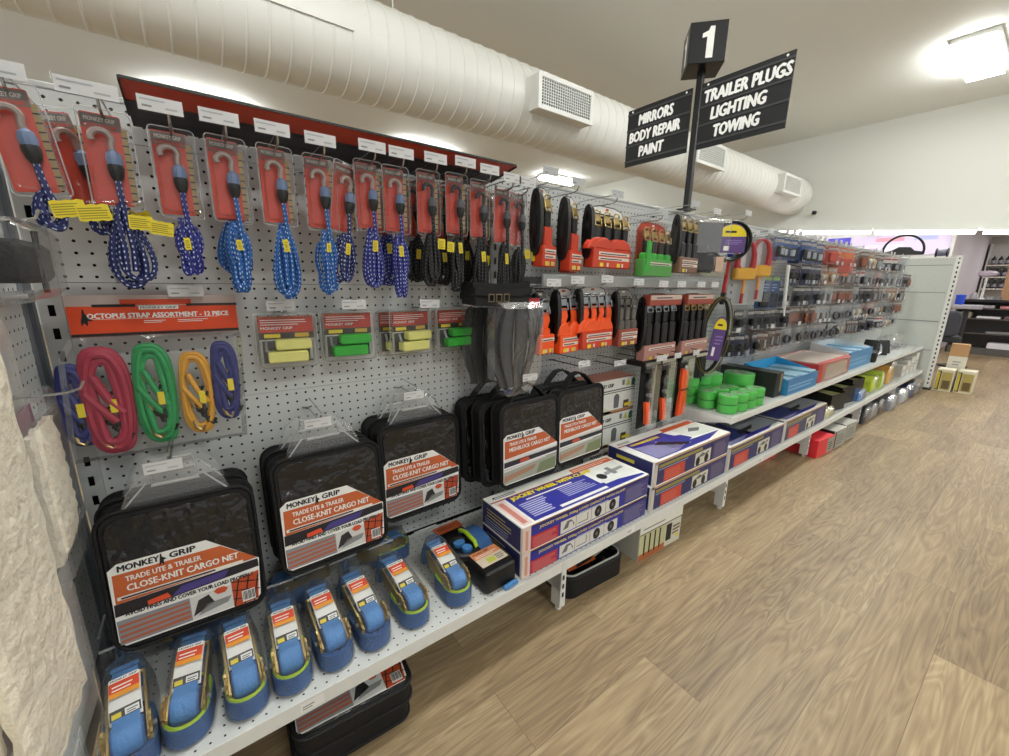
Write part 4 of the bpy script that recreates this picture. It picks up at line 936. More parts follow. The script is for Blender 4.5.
b = MB(); b.strip([(-.1, -.05, -.08), (-.105, -.052, -.12), (-.1, -.05, -.16), (-.108, -.05, -.2)], .03, .006, GREENP); b.build('loose_webbing', t)
make_card('ratchet strap card with three gold buckles above a brown foot, beside the green pack', (2.085, -.17, 1.455), 3, .19, .255, BLACK, M('7d5a45', .5), GOLD, M('8f8a86', .5), BLACK, R(6), yel=1)
make_card('narrow orange cam buckle card with one silver buckle, first in the middle row', (1.215, -.165, 1.110), 1, .085, .215, NEON, NEON, SILV, M('8a8580', .5), None, R(10), labtxt=1)
make_card('orange cam buckle card with two silver buckles in the middle row', (1.33, -.165, 1.122), 2, .115, .232, NEON, NEON, SILV, WHITE, None, R(8), arch=1)
make_card('wide orange cam buckle card with four silver buckles in the middle row', (1.49, -.165, 1.128), 4, .205, .232, NEON, RED, SILV, WHITE, None, R(6), arch=1)
make_card('grey strap card with three dull buckles and a brown foot in the middle row', (1.685, -.165, 1.118), 3, .14, .228, M('5f5a55', .5), M('9c4a3a', .5), M('6d6862', .4, .5), M('a5a09a', .5), M('6b6660', .5), R(4))
for k, (x, ph, bk) in enumerate(((1.935, 'left', SILV), (2.235, 'right', GOLD))):
    t = make_card('black tie-down tray pack with a red printed header, %s one of two' % ph, (x, -.165, 1.098), 4, .27, .29, BLACK, M('b5847a', .5), bk, RED, BLACK, R(3), yel=2, labtxt=1, back=BLACK)
    b = MB(); b.box(-.137, .137, -.052, -.012, -.048, .0, M('9e4636', .5), .003); b.frame((-.137, -.052, -.048), (1, 0, 0), (0, 0, 1)); b.rect(.004, .026, .27, .046, M('c9b5ab', .5), 0); b.lines(.05, .032, .22, .040, 1, INK, 1, .6); b.build('header_box', t, False)
    b = MB(); b.box(-.14, .14, -.058, .04, -.318, -.296, BLACK, .004); b.frame((-.14, -.058, -.318), (1, 0, 0), (0, 0, 1)); b.rect(.01, .002, .13, .018, M('8a8a80', .5), 0); b.rect(.15, .002, .27, .018, M('b7b3a2', .5), 0); b.build('tray', t, False)
hk = [(1.205, 1.458, 'the first single red ratchet card'), (1.335, 1.446, 'the second single red ratchet card'), (1.545, 1.434, 'the wide red ratchet card'), (1.845, 1.402, 'the green ratchet pack'), (2.085, 1.462, 'the three buckle card with the brown foot')]
for x, z, ph in hk: make_hook('hook with a clear ticket holder carrying ' + ph, (x, 0, z + .006), .21, True, CHROME, .012, 0, .033, None, M('c3c6c9', .5))  # greyer ticket colour puts in the shade of backlit tickets
hk2 = [(1.215, 1.118, 'the narrow orange cam buckle card'), (1.33, 1.128, 'the orange card with two buckles'), (1.49, 1.134, 'the wide orange card'), (1.685, 1.126, 'the grey strap card'), (1.86, 1.12, 'the left black tray pack, left prong'), (2.0, 1.12, 'the left black tray pack, right prong'), (2.17, 1.12, 'the right black tray pack, left prong'), (2.3, 1.12, 'the right black tray pack, right prong')]
for x, z, ph in hk2: make_hook('hook with a price ticket carrying ' + ph, (x, 0, z + .004), .235, True, CHROME, .005)
t = thing('crossbar', 'grey crossbar holding the middle row of price tickets in the second bay', 'shelf bar', (1.14, -.205, 1.150))
b = MB(); b.box(.05, 1.26, -.006, .006, -.022, .022, M('9a9d9c', .4), .003); b.build('bar', t, False)
for x in (.06, 1.24): b = MB(); b.box(x, x + .01, .006, .2, -.012, .012, GREY); b.build('arm', t, False)

# grey rubber straps in long clear bags, between bays
def rubber(label, loc, rz, s=1.):
    g = random.Random(5); t = thing('rubber_straps', label, 'strap pack', loc, rz); t.scale = (s, s, 1)
    b = MB()
    for j in range(9):
        x = -.085 + .0205 * j; P = []
        for i in range(9): u = i / 8; P.append((x * (.75 + .5 * math.sin(PI * min(1, u * 1.1)) - .2 * u), -.035 + .012 * math.sin(j * 2.1) + .012 * math.sin(PI * u), -.02 - .27 * u))
        b.strip(P, .026, .012, M('303133', .55))
    b.build('strap_bundle', t)
    b = MB(); b.prism([(-.05, -.315), (.05, -.315), (.105, -.25), (.11, -.06), (.10, 0), (-.10, 0), (-.11, -.06), (-.105, -.25)], 'y', -.085, -.005, film('smoky_bag', .04, .25, 9., gloss=.22, rough=.2), .02); b.build('bag', t)
    b = MB(); b.box(-.1, .1, -.05, -.044, -.012, .014, BLACK, .002); b.box(.05, .1, -.0525, -.0505, -.02, .01, DRED); b.build('header', t, False)
    return t
rubber('grey rubber straps in a long clear bag between the blister packs and the orange straps', (1.07, -.17, 1.08), R(4))
rubber('grey rubber straps in a clear bag, the one hanging behind nearer the green blister pack', (1.025, -.062, 1.075), R(-4), .75)
t = thing('harness_strap', 'black webbing harness with square buckles hanging above the grey rubber straps', 'strap', (1.03, -.20, 1.135), R(2))
b = MB()
for k, (zz, yy) in enumerate(((0, 0), (-.018, -.012), (-.036, -.004), (-.05, -.016))): b.strip([(-.13, yy + .06, zz), (-.12, yy, zz - .004), (-.04, yy - .012, zz - .008), (.04, yy - .012, zz - .006), (.11, yy, zz), (.125, yy + .05, zz)], .022, .006, BLACKF, (0, 0, 1))
b.build('webbing', t)
for x in (-.075, -.045, -.015): b = MB(); b.tube([(x - .01, -.034, -.052), (x + .01, -.034, -.052), (x + .01, -.034, -.03), (x - .01, -.034, -.03)], .0025, M('8a7c62', .35, .9), 6, True); b.build('buckle', t)

# brown hose loop with a yellow and purple card
def cable_loop(label, loc, w, h, rz, tilt=0., cardw=.12, n=4):
    t = thing('towing_cable', label, 'cable', loc, rz, 0, tilt); b = MB()
    for j in range(n):
        P = []
        for i in range(28): a = 2 * PI * i / 28; P.append(((w / 2 - .006 * (j % 2)) * math.cos(a) + .004 * j, -.03 - .012 * j, -h / 2 + (h / 2 - .004 * (j % 3)) * math.sin(a)))
        b.tube(P, .0065, M('1d1c14', .35), 7, True)
    for j in range(2):
        P = [((w / 2 + .009) * math.cos(2 * PI * i / 28) + .004 * j, -.036 - .02 * j, -h / 2 + (h / 2 + .008) * math.sin(2 * PI * i / 28)) for i in range(28)]; b.tube(P, .003, M('6b5f2a', .4), 6, True)
    b.build('cable_coil', t)
    b = MB(); c = cardw / 2; n_ = 12
    b.prism([(-c, -h * .82), (c, -h * .82), (c, -h * .4)] + [(c * math.cos(PI * i / n_), -h * .38 + .06 * math.sin(PI * i / n_)) for i in range(n_ + 1)] + [(-c, -h * .4)], 'y', -.088, -.086, PURPLE)
    b.frame((0, -.088, 0), (1, 0, 0), (0, 0, 1)); b.poly([(c * math.cos(PI * i / n_), -h * .40 + .058 * math.sin(PI * i / n_)) for i in range(n_ + 1)], M('e6cf1c', .5), 0); b.lines(-c * .5, -h * .40 + .018, c * .5, -h * .40 + .032, 1, INK, 1, .7)
    b.poly([(-c * .5, -h * .76), (-c * .1, -h * .76), (-c * .1, -h * .64), (-c * .5, -h * .64)], WHITE, 0); b.lines(-c * .4, -h * .6, c * .8, -h * .46, 3, M('8a75b5', .5), 0, .4)
    b.build('card', t, False); return t
cable_loop('coiled black cable with a yellow and purple card, upper row of the third bay', (2.52, -.15, 1.462), .20, .19, R(-42), 0, .14)
cable_loop('long brown cable loop with a yellow and purple card, second bay end', (2.495, -.17, 1.075), .14, .40, R(-35), R(6), .07, 2)
make_hook('hook carrying the upper cable coil', (2.53, 0, 1.472), .24, True, CHROME, .012)

# lower row of the second bay: orange recovery straps
def make_snatch(label, loc, kind, rz=0.):
    t = thing('recovery_strap', label, 'strap pack', loc, rz)
    b = MB(); b.prism(rr(-.046, .046, -.33, -.01, .008), 'y', -.006, -.0045, BLACKF); b.prism(rr(-.045, .045, -.05, .0, .006), 'y', -.03, -.004, BLACK, .004); b.frame((-.045, -.03, -.05), (1, 0, 0), (0, 0, 1)); b.rect(.008, .022, .082, .045, M('8d8f8e', .5), 0); b.lines(.014, .028, .07, .04, 2, INK, 1, .4); b.build('header', t, False)
    b = MB()
    if kind == 2:
        for s_ in (-1, 1): b.strip([(s_ * .01, -.03, -.06), (s_ * .022, -.034, -.12), (s_ * .013, -.034, -.17), (s_ * .024, -.034, -.25), (s_ * .018, -.03, -.31)], .034, .014, NEON)
        b.strip([(-.032, -.043, -.17), (.032, -.043, -.172)], .006, .006, BLACK, (0, 0, 1))
    else:
        b.strip([(-.012, -.03, -.19), (-.016, -.04, -.24), (-.008, -.04, -.3)], .034, .016, NEON); b.strip([(.022, -.02, -.05), (.026, -.02, -.2), (.02, -.02, -.31)], .03, .012, M('2a2320', .6))
    b.build('webbing', t)
    b = MB()
    if kind != 2:
        b.lathe([(.012, -.01), (.026, -.006), (.026, .006), (.012, .01)], (-.008, -.035, -.1), M('5f6063', .3, .7), 'y', 14); b.tube([(-.01, -.03, -.12), (-.014, -.034, -.16), (-.012, -.036, -.19)], .007, DGREY, 7)
        b.lathe([(.011, -.01), (.011, .01)], (-.012, -.04, -.155), M('9a9b98', .4), 'y', 12)
    else: b.lathe([(.008, -.01), (.016, 0), (.008, .01)], (.0, -.04, -.055), SILV, 'y', 12)
    b.build('shackle', t)
    b = MB(); b.prism(rr(-.05, .05, -.335, -.002, .012), 'y', -.062, -.004, CLEAR, .008); b.build('bag', t); return t
for k, (x, kd, ph) in enumerate(((1.905, 0, 'black and orange recovery strap pack, first beside the white cartons'), (2.035, 1, 'black and orange recovery strap pack, second from the white cartons'), (2.20, 2, 'bright orange recovery strap pack beside the green tape rolls'))):
    make_snatch(ph, (x, -.16, .785), kd, R(4))
    make_hook('hook with a price ticket carrying the %s recovery strap pack' % ORD[k], (x, 0, .80), .235, True, BLACK, .0, tw=.04 if k == 0 else .028)
make_hook('hook with a white ticket over the lidded cartons', (1.73, 0, .78), .14, True, BLACK, .0, tw=.04)
t = thing('tool_pack', 'slim black packet with a rounded top hanging behind the green tape rolls', 'packet', (2.47, -.12, .80))
b = MB(); b.prism(rr(-.045, .045, -.2, 0, .04), 'y', -.02, 0, M('3a3d40', .5), .004); b.prism(rr(-.035, .035, -.19, -.06, .01), 'y', -.024, -.02, BLACK); b.build('pouch', t)
make_hook('hook with a ticket over the slim black packet', (2.47, 0, .81), .2, True, CHROME, -.01)

# third bay: larger packs
t = thing('clear_pack', 'clear bag with a black fitting hanging beside the gold buckled card', 'packet', (2.30, -.16, 1.45), R(-30))
b = MB(); b.prism(rr(-.09, .09, -.145, 0, .004), 'y', -.003, 0, M('77797b', .5)); b.build('card', t); b = MB(); b.prism(rr(-.08, .04, -.25, -.15, .03), 'y', -.06, -.01, BLACK, .015); b.prism(rr(.045, .085, -.24, -.17, .004), 'y', -.05, -.01, M('c9a58c', .5)); b.build('fitting', t)
b = MB(); b.prism(rr(-.1, .1, -.265, .005, .015), 'y', -.075, -.004, BAG, .02); b.build('bag', t)
make_hook('hook carrying the clear bag with the black fitting', (2.30, 0, 1.46), .2, True, CHROME, .012)
def make_wand(label, loc, rz):
    t = thing('towing_light_pack', label, 'packet', loc, rz)
    b = MB(); b.prism(rr(-.075, .075, -.35, 0, .008), 'y', -.004, 0, M('a9aeb0', .5)); b.frame((-.075, -.004, -.35), (1, 0, 0), (0, 0, 1)); b.rect(.05, .2, .1, .34, M('d3d8dc', .5), 0)
    for i in range(3): b.poly([(.028 + .009 * math.cos(a), .03 + .04 * i + .009 * math.sin(a)) for a in [2 * PI * q / 10 for q in range(10)]], GREY, 0)
    b.build('card', t)
    b = MB(); P = []
    for s_ in (-1, 1): b.tube([(s_ * .022, -.03, -.012), (s_ * .04, -.03, -.03), (s_ * .054, -.03, -.07), (s_ * .056, -.03, -.13), (s_ * .05, -.03, -.15)], lambda q: .010 + .008 * q, DRED, 8)
    b.tube([(-.022, -.03, -.012), (0, -.03, -.006), (.022, -.03, -.012)], .008, DRED, 8); b.build('red_arch', t)
    b = MB(); b.prism(rr(-.07, .07, -.21, -.145, .012), 'y', -.05, -.01, M('e0a92a', .35), .008); b.build('yellow_body', t)
    b = MB(); b.tube([(.01, -.028, -.21), (.008, -.028, -.3)], .008, M('f2a044', .4), 8); b.tube([(.008, -.028, -.285), (.007, -.028, -.34)], .009, DRED, 8); b.build('rod', t)
    clearbox(t, .15, .355, .055); return t
make_wand('red and yellow clear pack with an orange rod, first of two in the third bay', (2.70, -.17, 1.385), R(-20)); make_wand('red and yellow clear pack with an orange rod, second of two in the third bay', (2.87, -.175, 1.405), R(-26))
for k, (x, z, ph) in enumerate(((3.045, 1.205, 'tall blue carded pack right of the red and yellow packs, nearer one'), (3.16, 1.205, 'tall blue carded pack right of the red and yellow packs, farther one'))):
    t = thing('blue_pack', ph, 'packet', (x, -.17, z), R(-24)); b = MB(); b.prism(rr(-.055, .055, -.2, 0, .006), 'y', -.003, 0, M('2d4a78', .5)); b.frame((-.055, -.003, -.2), (1, 0, 0), (0, 0, 1)); b.rect(.008, .172, .102, .192, M('8fae52', .5), 0); b.lines(.012, .11, .09, .16, 3, M('9db4d4', .5), 0, .3); b.build('card', t, False)
    b = MB(); b.prism(rr(-.03, .03, -.19, -.10, .01), 'y', -.03, -.004, BLACK, .008); b.build('contents', t); clearbox(t, .108, .205, .045)
t = thing('white_tube', 'slanted white tube pack hanging right of the tall blue packs', 'tube', (3.27, -.19, 1.275), 0, 0, R(-9)); b = MB(); b.tube([(0, -.01, 0), (0, -.01, -.33)], .011, WHITE, 10); b.build('tube_body', t); b = MB(); b.tube([(0, -.01, -.33), (0, -.01, -.345)], .013, GREY, 10); b.build('cap', t)
t = thing('red_rod', 'thin red rod with a black grip and blue cap beside the red and yellow packs', 'rod', (2.56, -.16, 1.285))
b = MB(); b.tube([(0, -.01, 0), (-.012, -.01, -.12), (-.016, -.01, -.18)], .011, DRED, 8); b.tube([(-.016, -.01, -.18), (-.02, -.01, -.245)], .013, BLACK, 8); b.lathe([(.012, 0), (.018, .005), (.018, .02), (.008, .026)], (0, -.01, 0), M('2343a8', .4), 'z', 10); b.build('rod_body', t)
for k, (x, z) in enumerate(((2.56, 1.30), (2.70, 1.395), (2.87, 1.415))): make_hook('hook over ' + ['the thin red rod', 'the first red and yellow pack', 'the second red and yellow pack'][k], (x, 0, z), .22, True, CHROME, .012 if k else -.0)
# ------------------------------------------------------------------ small packs on the far pegs
def pack_proto(kind, label, w, h, colour, loc, group):
    g = random.Random(hash(kind) % 1000 if False else len(kind)); t = thing('small_pack', label, 'packet', loc, 0, 0, 0, group); W = w / 2
    cc = {'brown': '6e5446', 'silver': '9aa0a3', 'black': '2a2b30', 'red': 'a83424', 'orange': 'd8702a', 'blue': '35548f', 'tan': 'a8794e', 'white': 'd9d6d0', 'navy': '2b3350', 'pink': 'b9958c'}[colour]
    b = MB(); b.prism(rr(-W, W, -h, 0, .006), 'y', -.003, 0, M(cc, .5)); b.frame((-W, -.003, -h), (1, 0, 0), (0, 0, 1)); b.rect(.004, h - .028, w - .004, h - .012, M('b9b4ae', .5) if colour not in ('white',) else DRED, 0); b.lines(.008, h - .026, w - .012, h - .014, 2, GREY, 1, .4); b.build('card', t)
    b = MB()
    if kind == 'plug': b.lathe([(.012, 0), (.02, -.01), (.02, -.035), (.012, -.045)], (0, -.022, -h * .4), BLACK, 'z', 10); b.lathe([(.006, -.045), (.006, -.07)], (0, -.022, -h * .4), SILV, 'z', 8)
    elif kind == 'globe': b.lathe([(.006, 0), (.016, -.012), (.018, -.025), (.009, -.045), (.008, -.06)], (-.012, -.02, -h * .38), M('cfd2cf', .15), 'z', 10); b.lathe([(.006, 0), (.016, -.012), (.018, -.025), (.009, -.045), (.008, -.06)], (.018, -.02, -h * .38), M('b9a58a', .2), 'z', 10)
    elif kind == 'lens': b.prism(rr(-W * .7, W * .7, -h * .88, -h * .35, .012), 'y', -.022, -.004, M('8a5136' if colour == 'brown' else 'b5452f', .2), .006)
    elif kind == 'loom': 
        for j in range(3): b.tube([(W * .55 * math.cos(2 * PI * i / 16), -.014 - .008 * j, -h * .62 + h * .22 * math.sin(2 * PI * i / 16)) for i in range(16)], .005, M(['2d2d30', '4a3a34', '75777a'][j], .4), 6, True)
    elif kind == 'fuse':
        for j in range(3): b.box(-W * .7 + j * W * .5, -W * .7 + j * W * .5 + W * .35, -.018, -.004, -h * .85, -h * .4, (SILV, M('6f5a48', .4), M('a5a9ab', .3, .6))[j], .004)
    else: b.prism(rr(-W * .75, W * .75, -h * .9, -h * .4, .01), 'y', -.03, -.004, BLACK, .008); b.prism(rr(-W * .35, W * .35, -h * .8, -h * .5, .004), 'y', -.034, -.03, SILV)
    b.build('contents', t)
    b = MB(); b.prism(rr(-W - .003, W + .003, -h - .004, .004, .008), 'y', -.003, -.042, CLEAR, .006); b.build('blister', t)
    return t
KINDS = [('plug', 'black', 'black plug'), ('globe', 'silver', 'bulbs'), ('fuse', 'brown', 'metal fittings'), ('loom', 'silver', 'cable loom'), ('box', 'white', 'black switch box'), ('fuse', 'silver', 'metal clips'), ('lens', 'brown', 'amber lens'), ('plug', 'navy', 'dark plug'), ('loom', 'pink', 'pink carded wire'), ('globe', 'tan', 'tan carded bulbs'), ('lens', 'red', 'red carded lens'), ('lens', 'orange', 'orange carded lens'), ('box', 'blue', 'blue carded switch')]
protos = {}
def put(kind, col, w, h, label, loc, rz, group):
    k = (kind, col, w, h)
    if k not in protos:
        protos[k] = pack_proto(kind, label, w, h, col, loc, group); protos[k].rotation_euler = (0, 0, rz); return protos[k]
    return dup(protos[k], label, loc, rz, 0, 0, group)
rows = [(1.435, .138), (1.287, .136), (1.142, .132), (1.002, .132), (.862, .13)]
g = random.Random(11)
wordrow = ['top', 'second', 'third', 'fourth', 'lowest']
def bayof(x): return ORD[int((x - BX) / BW)]
hooks = None
for r, (zt, h) in enumerate(rows):
    x = (3.10, 3.36, 3.36, 2.72, 2.66)[r]; seqi = r * 5
    while x < (6.35, 6.5, 6.55, 6.3, 6.2)[r]:
        # runs of one product, as on a real wall
        kind, col, word = KINDS[g.randrange(10)]
        if r == 0 and 3.85 < x < 4.6: kind, col, word = ('lens', 'orange', 'orange carded lens') if x > 3.95 else ('lens', 'red', 'red carded lens')
        if r in (0, 1) and x < 3.6: kind, col, word = ('plug', 'navy', 'dark plug') if r else ('box', 'blue', 'blue carded switch')
        if r == 3 and x < 3.2: kind, col, word = ('plug', 'black', 'black plug')
        w = (.085, .07, .095)[g.randrange(3)]; hh = h * (1., .92)[g.randrange(2)]
        if r == 0 and col == 'orange': w, hh = .095, h * 1.5
        n = g.randrange(2, 5)
        for q in range(n):
            if x > 6.6: break
            lab = 'small clear %s pack in the %s peg row of the %s bay' % (word, wordrow[r], bayof(x)); gr = '%s packs, %s row, %s bay' % (word, wordrow[r], bayof(x))
            y = -.17 + g.uniform(-.035, .03)
            put(kind, col, w, hh, lab, (x + w / 2, y, zt), R(g.uniform(-34, 4)), gr)
            if g.random() < .35: put(kind, col, w, hh, lab, (x + w / 2 + .006, y + .06, zt - .003), R(g.uniform(-30, 4)), gr)
            hl = 'hook with a price ticket in the %s peg row of the %s bay' % (wordrow[r], bayof(x)); hg = 'peg hooks, %s row, %s bay' % (wordrow[r], bayof(x))
            if g.random() < .62: x += w + .012; continue
            if hooks is None: hooks = make_hook(hl, (x + w / 2, 0, zt + .008), .20, True, CHROME, .008, 0, .024, hg)
            else: dup(hooks, hl, (x + w / 2, 0, zt + .008), 0, 0, 0, hg)
            x += w + .012
        x += .015
# ------------------------------------------------------------------ on the upper shelf
def roll(label, x, y, z, r, h, first=[]):
    t = thing('tape_roll', label, 'tape roll', (x, y, z), rnd.uniform(0, 3))
    G = M('4fd550', .3); b = MB(); b.lathe([(r * .42, .001), (r - .003, .001), (r, .004), (r, h - .004), (r - .003, h - .001), (r * .42, h - .001), (r * .42, .001)], (0, 0, 0), G, 'z', 24, False); b.build('tape', t)
    b = MB(); b.lathe([(r * .40, .002), (r * .42, .002), (r * .42, h - .002), (r * .40, h - .002), (r * .40, .002)], (0, 0, 0), M('c9c2ae', .6), 'z', 18, False); b.build('core', t)
    b = MB(); b.lathe([(r * .98, h + .0006), (r * .3, h + .0012)], (0, 0, 0), HAZE, 'z', 24, False); b.build('top_wrap', t)
    b = MB(); b.lathe([(r + .0012, .0), (r + .0012, h), (r * .3, h + .0006)], (0, 0, 0), film('shrink_wrap', .05, .4, 30.), 'z', 24, False); b.build('wrap', t)
grid = [(2.405, -.335), (2.50, -.345), (2.405, -.225), (2.505, -.24), (2.60, -.345), (2.605, -.245), (2.70, -.345), (2.41, -.115), (2.52, -.13)]
names = ['nearest front corner', 'second along the front edge', 'left edge, second from the front', 'middle, left', 'third along the front edge', 'middle, right', 'fourth along the front edge', 'left edge at the back', 'back, next to the big rolls']
for k, (x, y) in enumerate(grid):
    for q in range(2 if k < 7 else 3):
        roll('small green tape roll, %s of the stack at the %s' % (('bottom', 'top', 'top')[q] if k < 7 else ('bottom', 'middle', 'top')[q], names[k]), x, y, US + .001 + q * .049, .047, .047)
for k, (x, y, ph) in enumerate(((2.64, -.095, 'left'), (2.815, -.20, 'right'))):
    for q in range(2): roll('large green tape roll, %s of the %s big stack' % (('bottom', 'top')[q], ph), x, y, US + .001 + q * .072 + .0, .082, .07)
carton('black_carton', 'open black carton standing behind the large green tape rolls', 'carton', 2.93, 3.03, -.36, -.03, US + .001, .15, M('242424', .5), M('1c1c1d', .5), M('1f1f20', .5), lambda b, W, D, h: (b.frame((W, -D, 0), (0, 1, 0), (0, 0, 1)), b.rect(.0, 0, .06, h, M('8a7a62', .5), 1), b.frame((-W, -D, 0), (1, 0, 0), (0, 0, 1)), b.rect(.06, .03, .09, h - .01, M('8f8368', .5), 1)))
def openbox(name, label, x0, x1, y0, y1, z0, h, hb, front, side, inside, rz=0.):
    """display tray: low front, high back, cut sides"""
    t = thing(name, label, 'carton', ((x0 + x1) / 2, (y0 + y1) / 2, z0), rz); W, D = (x1 - x0) / 2, (y1 - y0) / 2; e = .004
    b = MB(); b.box(-W, W, -D, D, 0, e, side); b.box(-W, W, -D, -D + e, e, h, front); b.box(-W, W, D - e, D, e, hb, side)
    for s_ in (-W, W - e): b.prism([(-D, 0), (D, 0), (D, hb), (-D + .1 * D, h)], 'x', s_, s_ + e, side)
    b.frame((-W, -D, 0), (1, 0, 0), (0, 0, 1)); b.lines(.02, h * .25, 2 * W - .02, h * .7, 2, M('7fb2d8', .5), 0, .5, 3); b.build('box_body', t, False)
    b = MB(); n = max(2, int(2 * W / .12))
    for k in range(n): x = -W + e + (2 * W - 2 * e) * k / n; b.box(x + .004, x + (2 * W - 2 * e) / n - .004, -D + .01, D - .01, e, h - .004 + .012 * (k % 2), inside, .004)
    b.build('inner_packs', t, False); return t
openbox('blue_carton', 'open light blue display carton beside the black carton', 3.05, 3.55, -.385, -.12, US + .001, .10, .16, M('3f7fb5', .45), M('2f9ad0', .4), M('8fb6c9', .4))
carton('red_carton', 'red and silver carton on the upper shelf between two blue cartons', 'carton', 3.60, 4.28, -.375, -.06, US + .001, .135, M('c98f88', .25), M('b56a60', .3), M('c03a34', .4), lambda b, W, D, h: (b.frame((-W, -D, 0), (1, 0, 0), (0, 0, 1)), b.poly([(.12, .01), (2 * W - .06, .01), (2 * W - .1, h - .02), (.16, h - .02)], M('b5a79b', .25), 2), b.rect(0, 0, .07, h, M('c5302c', .35), 1), b.frame((-W, -D, h), (1, 0, 0), (0, 1, 0)), b.rect(.03, .03, 2 * W - .03, 2 * D - .03, M('cfc0b6', .3), 0), b.rect(0, 0, 2 * W, .025, M('c9463e', .4), 1)))
openbox('blue_carton', 'light blue display carton with two pale packs, last of the cartons on the upper shelf', 4.33, 4.95, -.36, -.08, US + .001, .15, .20, M('4f92c4', .4), M('dfe3e2', .4), M('9fc4de', .35))
for k, (x, y, c, ph) in enumerate(((5.05, -.33, BLACK, 'short black round tub, first past the last blue carton'), (5.16, -.31, BLACK, 'short black round tub, second past the last blue carton'))):
    t = thing('tub', ph, 'tub', (x, y, US + .001)); b = MB(); b.lathe([(.045, 0), (.05, .01), (.05, .07), (.046, .075)], (0, 0, 0), c, 'z', 18); b.build('tub_body', t); b = MB(); b.lathe([(.053, .075), (.053, .088), (.048, .09)], (0, 0, 0), DGREY, 'z', 18); b.build('lid', t)
for k in range(4):
    x = 5.36 + .17 * k; t = thing('mount_bracket', 'black folded bracket on the upper shelf, %s of four' % ORD[k], 'bracket', (x, -.26 + .02 * (k % 2), US + .001), R(15 * k))
    b = MB(); b.prism([(-.07, 0), (.07, 0), (.04, .14 - .02 * k), (-.01, .17 - .02 * k), (-.03, .13)], 'y', -.05, .05, BLACK, .006); b.build('bracket_body', t); b = MB(); b.tube([(.03, -.055, .03), (.06, -.07, .05), (.08, -.06, .11)], .008, SILV, 7); b.build('arm', t)
for k in range(3):
    x = 6.1 + .24 * k; t = thing('plastic_bag_pack', 'crumpled clear bag of fittings near the far end of the upper shelf, %s of three' % ORD[k], 'packet', (x, -.22, US + .001), R(20 * k))
    b = MB(); b.prism(rr(-.05, .05, .005, .05, .02), 'y', -.05, .05, M(['8d8f92', '4c5470', '6c6a66'][k], .4), .012); b.build('contents', t)
    b = MB(); b.prism([(-.08, 0), (.08, 0), (.09, .05), (.04, .11), (.0, .15), (-.05, .1), (-.09, .05)], 'y', -.08, .07, HAZE, .02); b.build('bag', t)
# ------------------------------------------------------------------ lower shelf, fourth to sixth bays
def bin_(label, x, y, w, d, h):
    t = thing('parts_bin', label, 'bin', (x, y, SH), R(-6)); b = MB(); e = .004; W, D = w / 2, d / 2
    b.box(-W, W, -D, D, 0, e, BLACK); b.box(-W, W, D - e, D, e, h, BLACK); b.box(-W, W, -D, -D + e, e, h * .85, BLACK)
    for s_ in (-W, W - e): b.prism([(-D, 0), (D, 0), (D, h), (-D, h * .85)], 'x', s_, s_ + e, BLACK)
    b.build('bin_body', t, False); b = MB(); b.box(-W + e, W - e, -D + e, D - e, h * .7, h * .74, M('9c9f6a', .5)); b.build('contents', t, False)
for k, (x, y) in enumerate(((4.1, -.27), (4.42, -.25), (4.80, -.22))): bin_('black parts bin on the lower shelf, %s of three' % ORD[k], x, y, .24, .26, .155 + .01 * k)
def softpack(label, x, y, w, d, h, col, z=SH, rz=0., body='contents'):
    t = thing('soft_pack', label, 'packet', (x, y, z), rz); g = random.Random(int(x * 100)); b = MB(); W = w / 2
    b.prism([(-W, 0), (W, 0), (W * .95, h * .6), (W * .6, h), (-W * .4, h * .92), (-W * .9, h * .7)], 'y', -d / 2, d / 2, M(col, .45, noise=.3, nscale=20., bump=.5, bscale=25.), .015); b.build(body, t)
    b = MB(); b.prism([(-W - .008, 0), (W + .008, 0), (W, h * .65), (W * .65, h + .012), (-W * .45, h + .01), (-W, h * .75)], 'y', -d / 2 - .008, d / 2 + .008, BAG, .018); b.build('wrapper', t)
softpack('crumpled clear and yellow packet lying beside the last jack box', 3.83, -.33, .16, .2, .07, 'd8d2a0'); softpack('blue and silver foil packet between the black bins', 4.62, -.37, .16, .12, .09, '5f86bd')
softpack('bright yellow-green packet past the black bins', 5.12, -.30, .16, .2, .13, 'c9dc3a'); softpack('second yellow-green packet past the black bins', 5.36, -.32, .2, .16, .15, 'b9d232', rz=R(12)); softpack('orange and yellow packet past the yellow-green ones', 5.66, -.30, .2, .2, .17, 'd9a02e')
softpack('brown and clear packet past the orange one on the lower shelf', 5.95, -.26, .2, .2, .18, '9c7f5c')
for k in range(4): carton('white_carton', 'white flat carton standing on the lower shelf near the end panel, %s from the left' % ORD[k], 'carton', 6.14 + .19 * k, 6.29 + .19 * k, -.40, -.12, SH, .12 + .03 * k, M('d8d6cd', .5), M('e4e2da', .5), M('c9c7bd', .5), lambda b, W, D, h: (b.frame((-W, -D, 0), (1, 0, 0), (0, 0, 1)), b.lines(.02, h * .4, 2 * W - .02, h * .7, 2, TXTG, 1, .4)))
for k in range(3): softpack('dark wrapped bundle on the floor under the fifth bay, %s of three' % ORD[k], 4.765 + .22 * k, -.36, .17, .2, .13, ['2d2d33', '8b8c90', '3a3634'][k], 0.001)
for k, (x, c) in enumerate(((5.5, '8d9096'), (5.95, 'b5b8ba'), (6.3, '2c3260'), (6.6, '6d7078'))): softpack('%s bundle on the floor under the sixth bay' % ['grey', 'silver crumpled', 'navy', 'slate grey'][k], x, -.40, .22, .2, .13, c, 0.001)
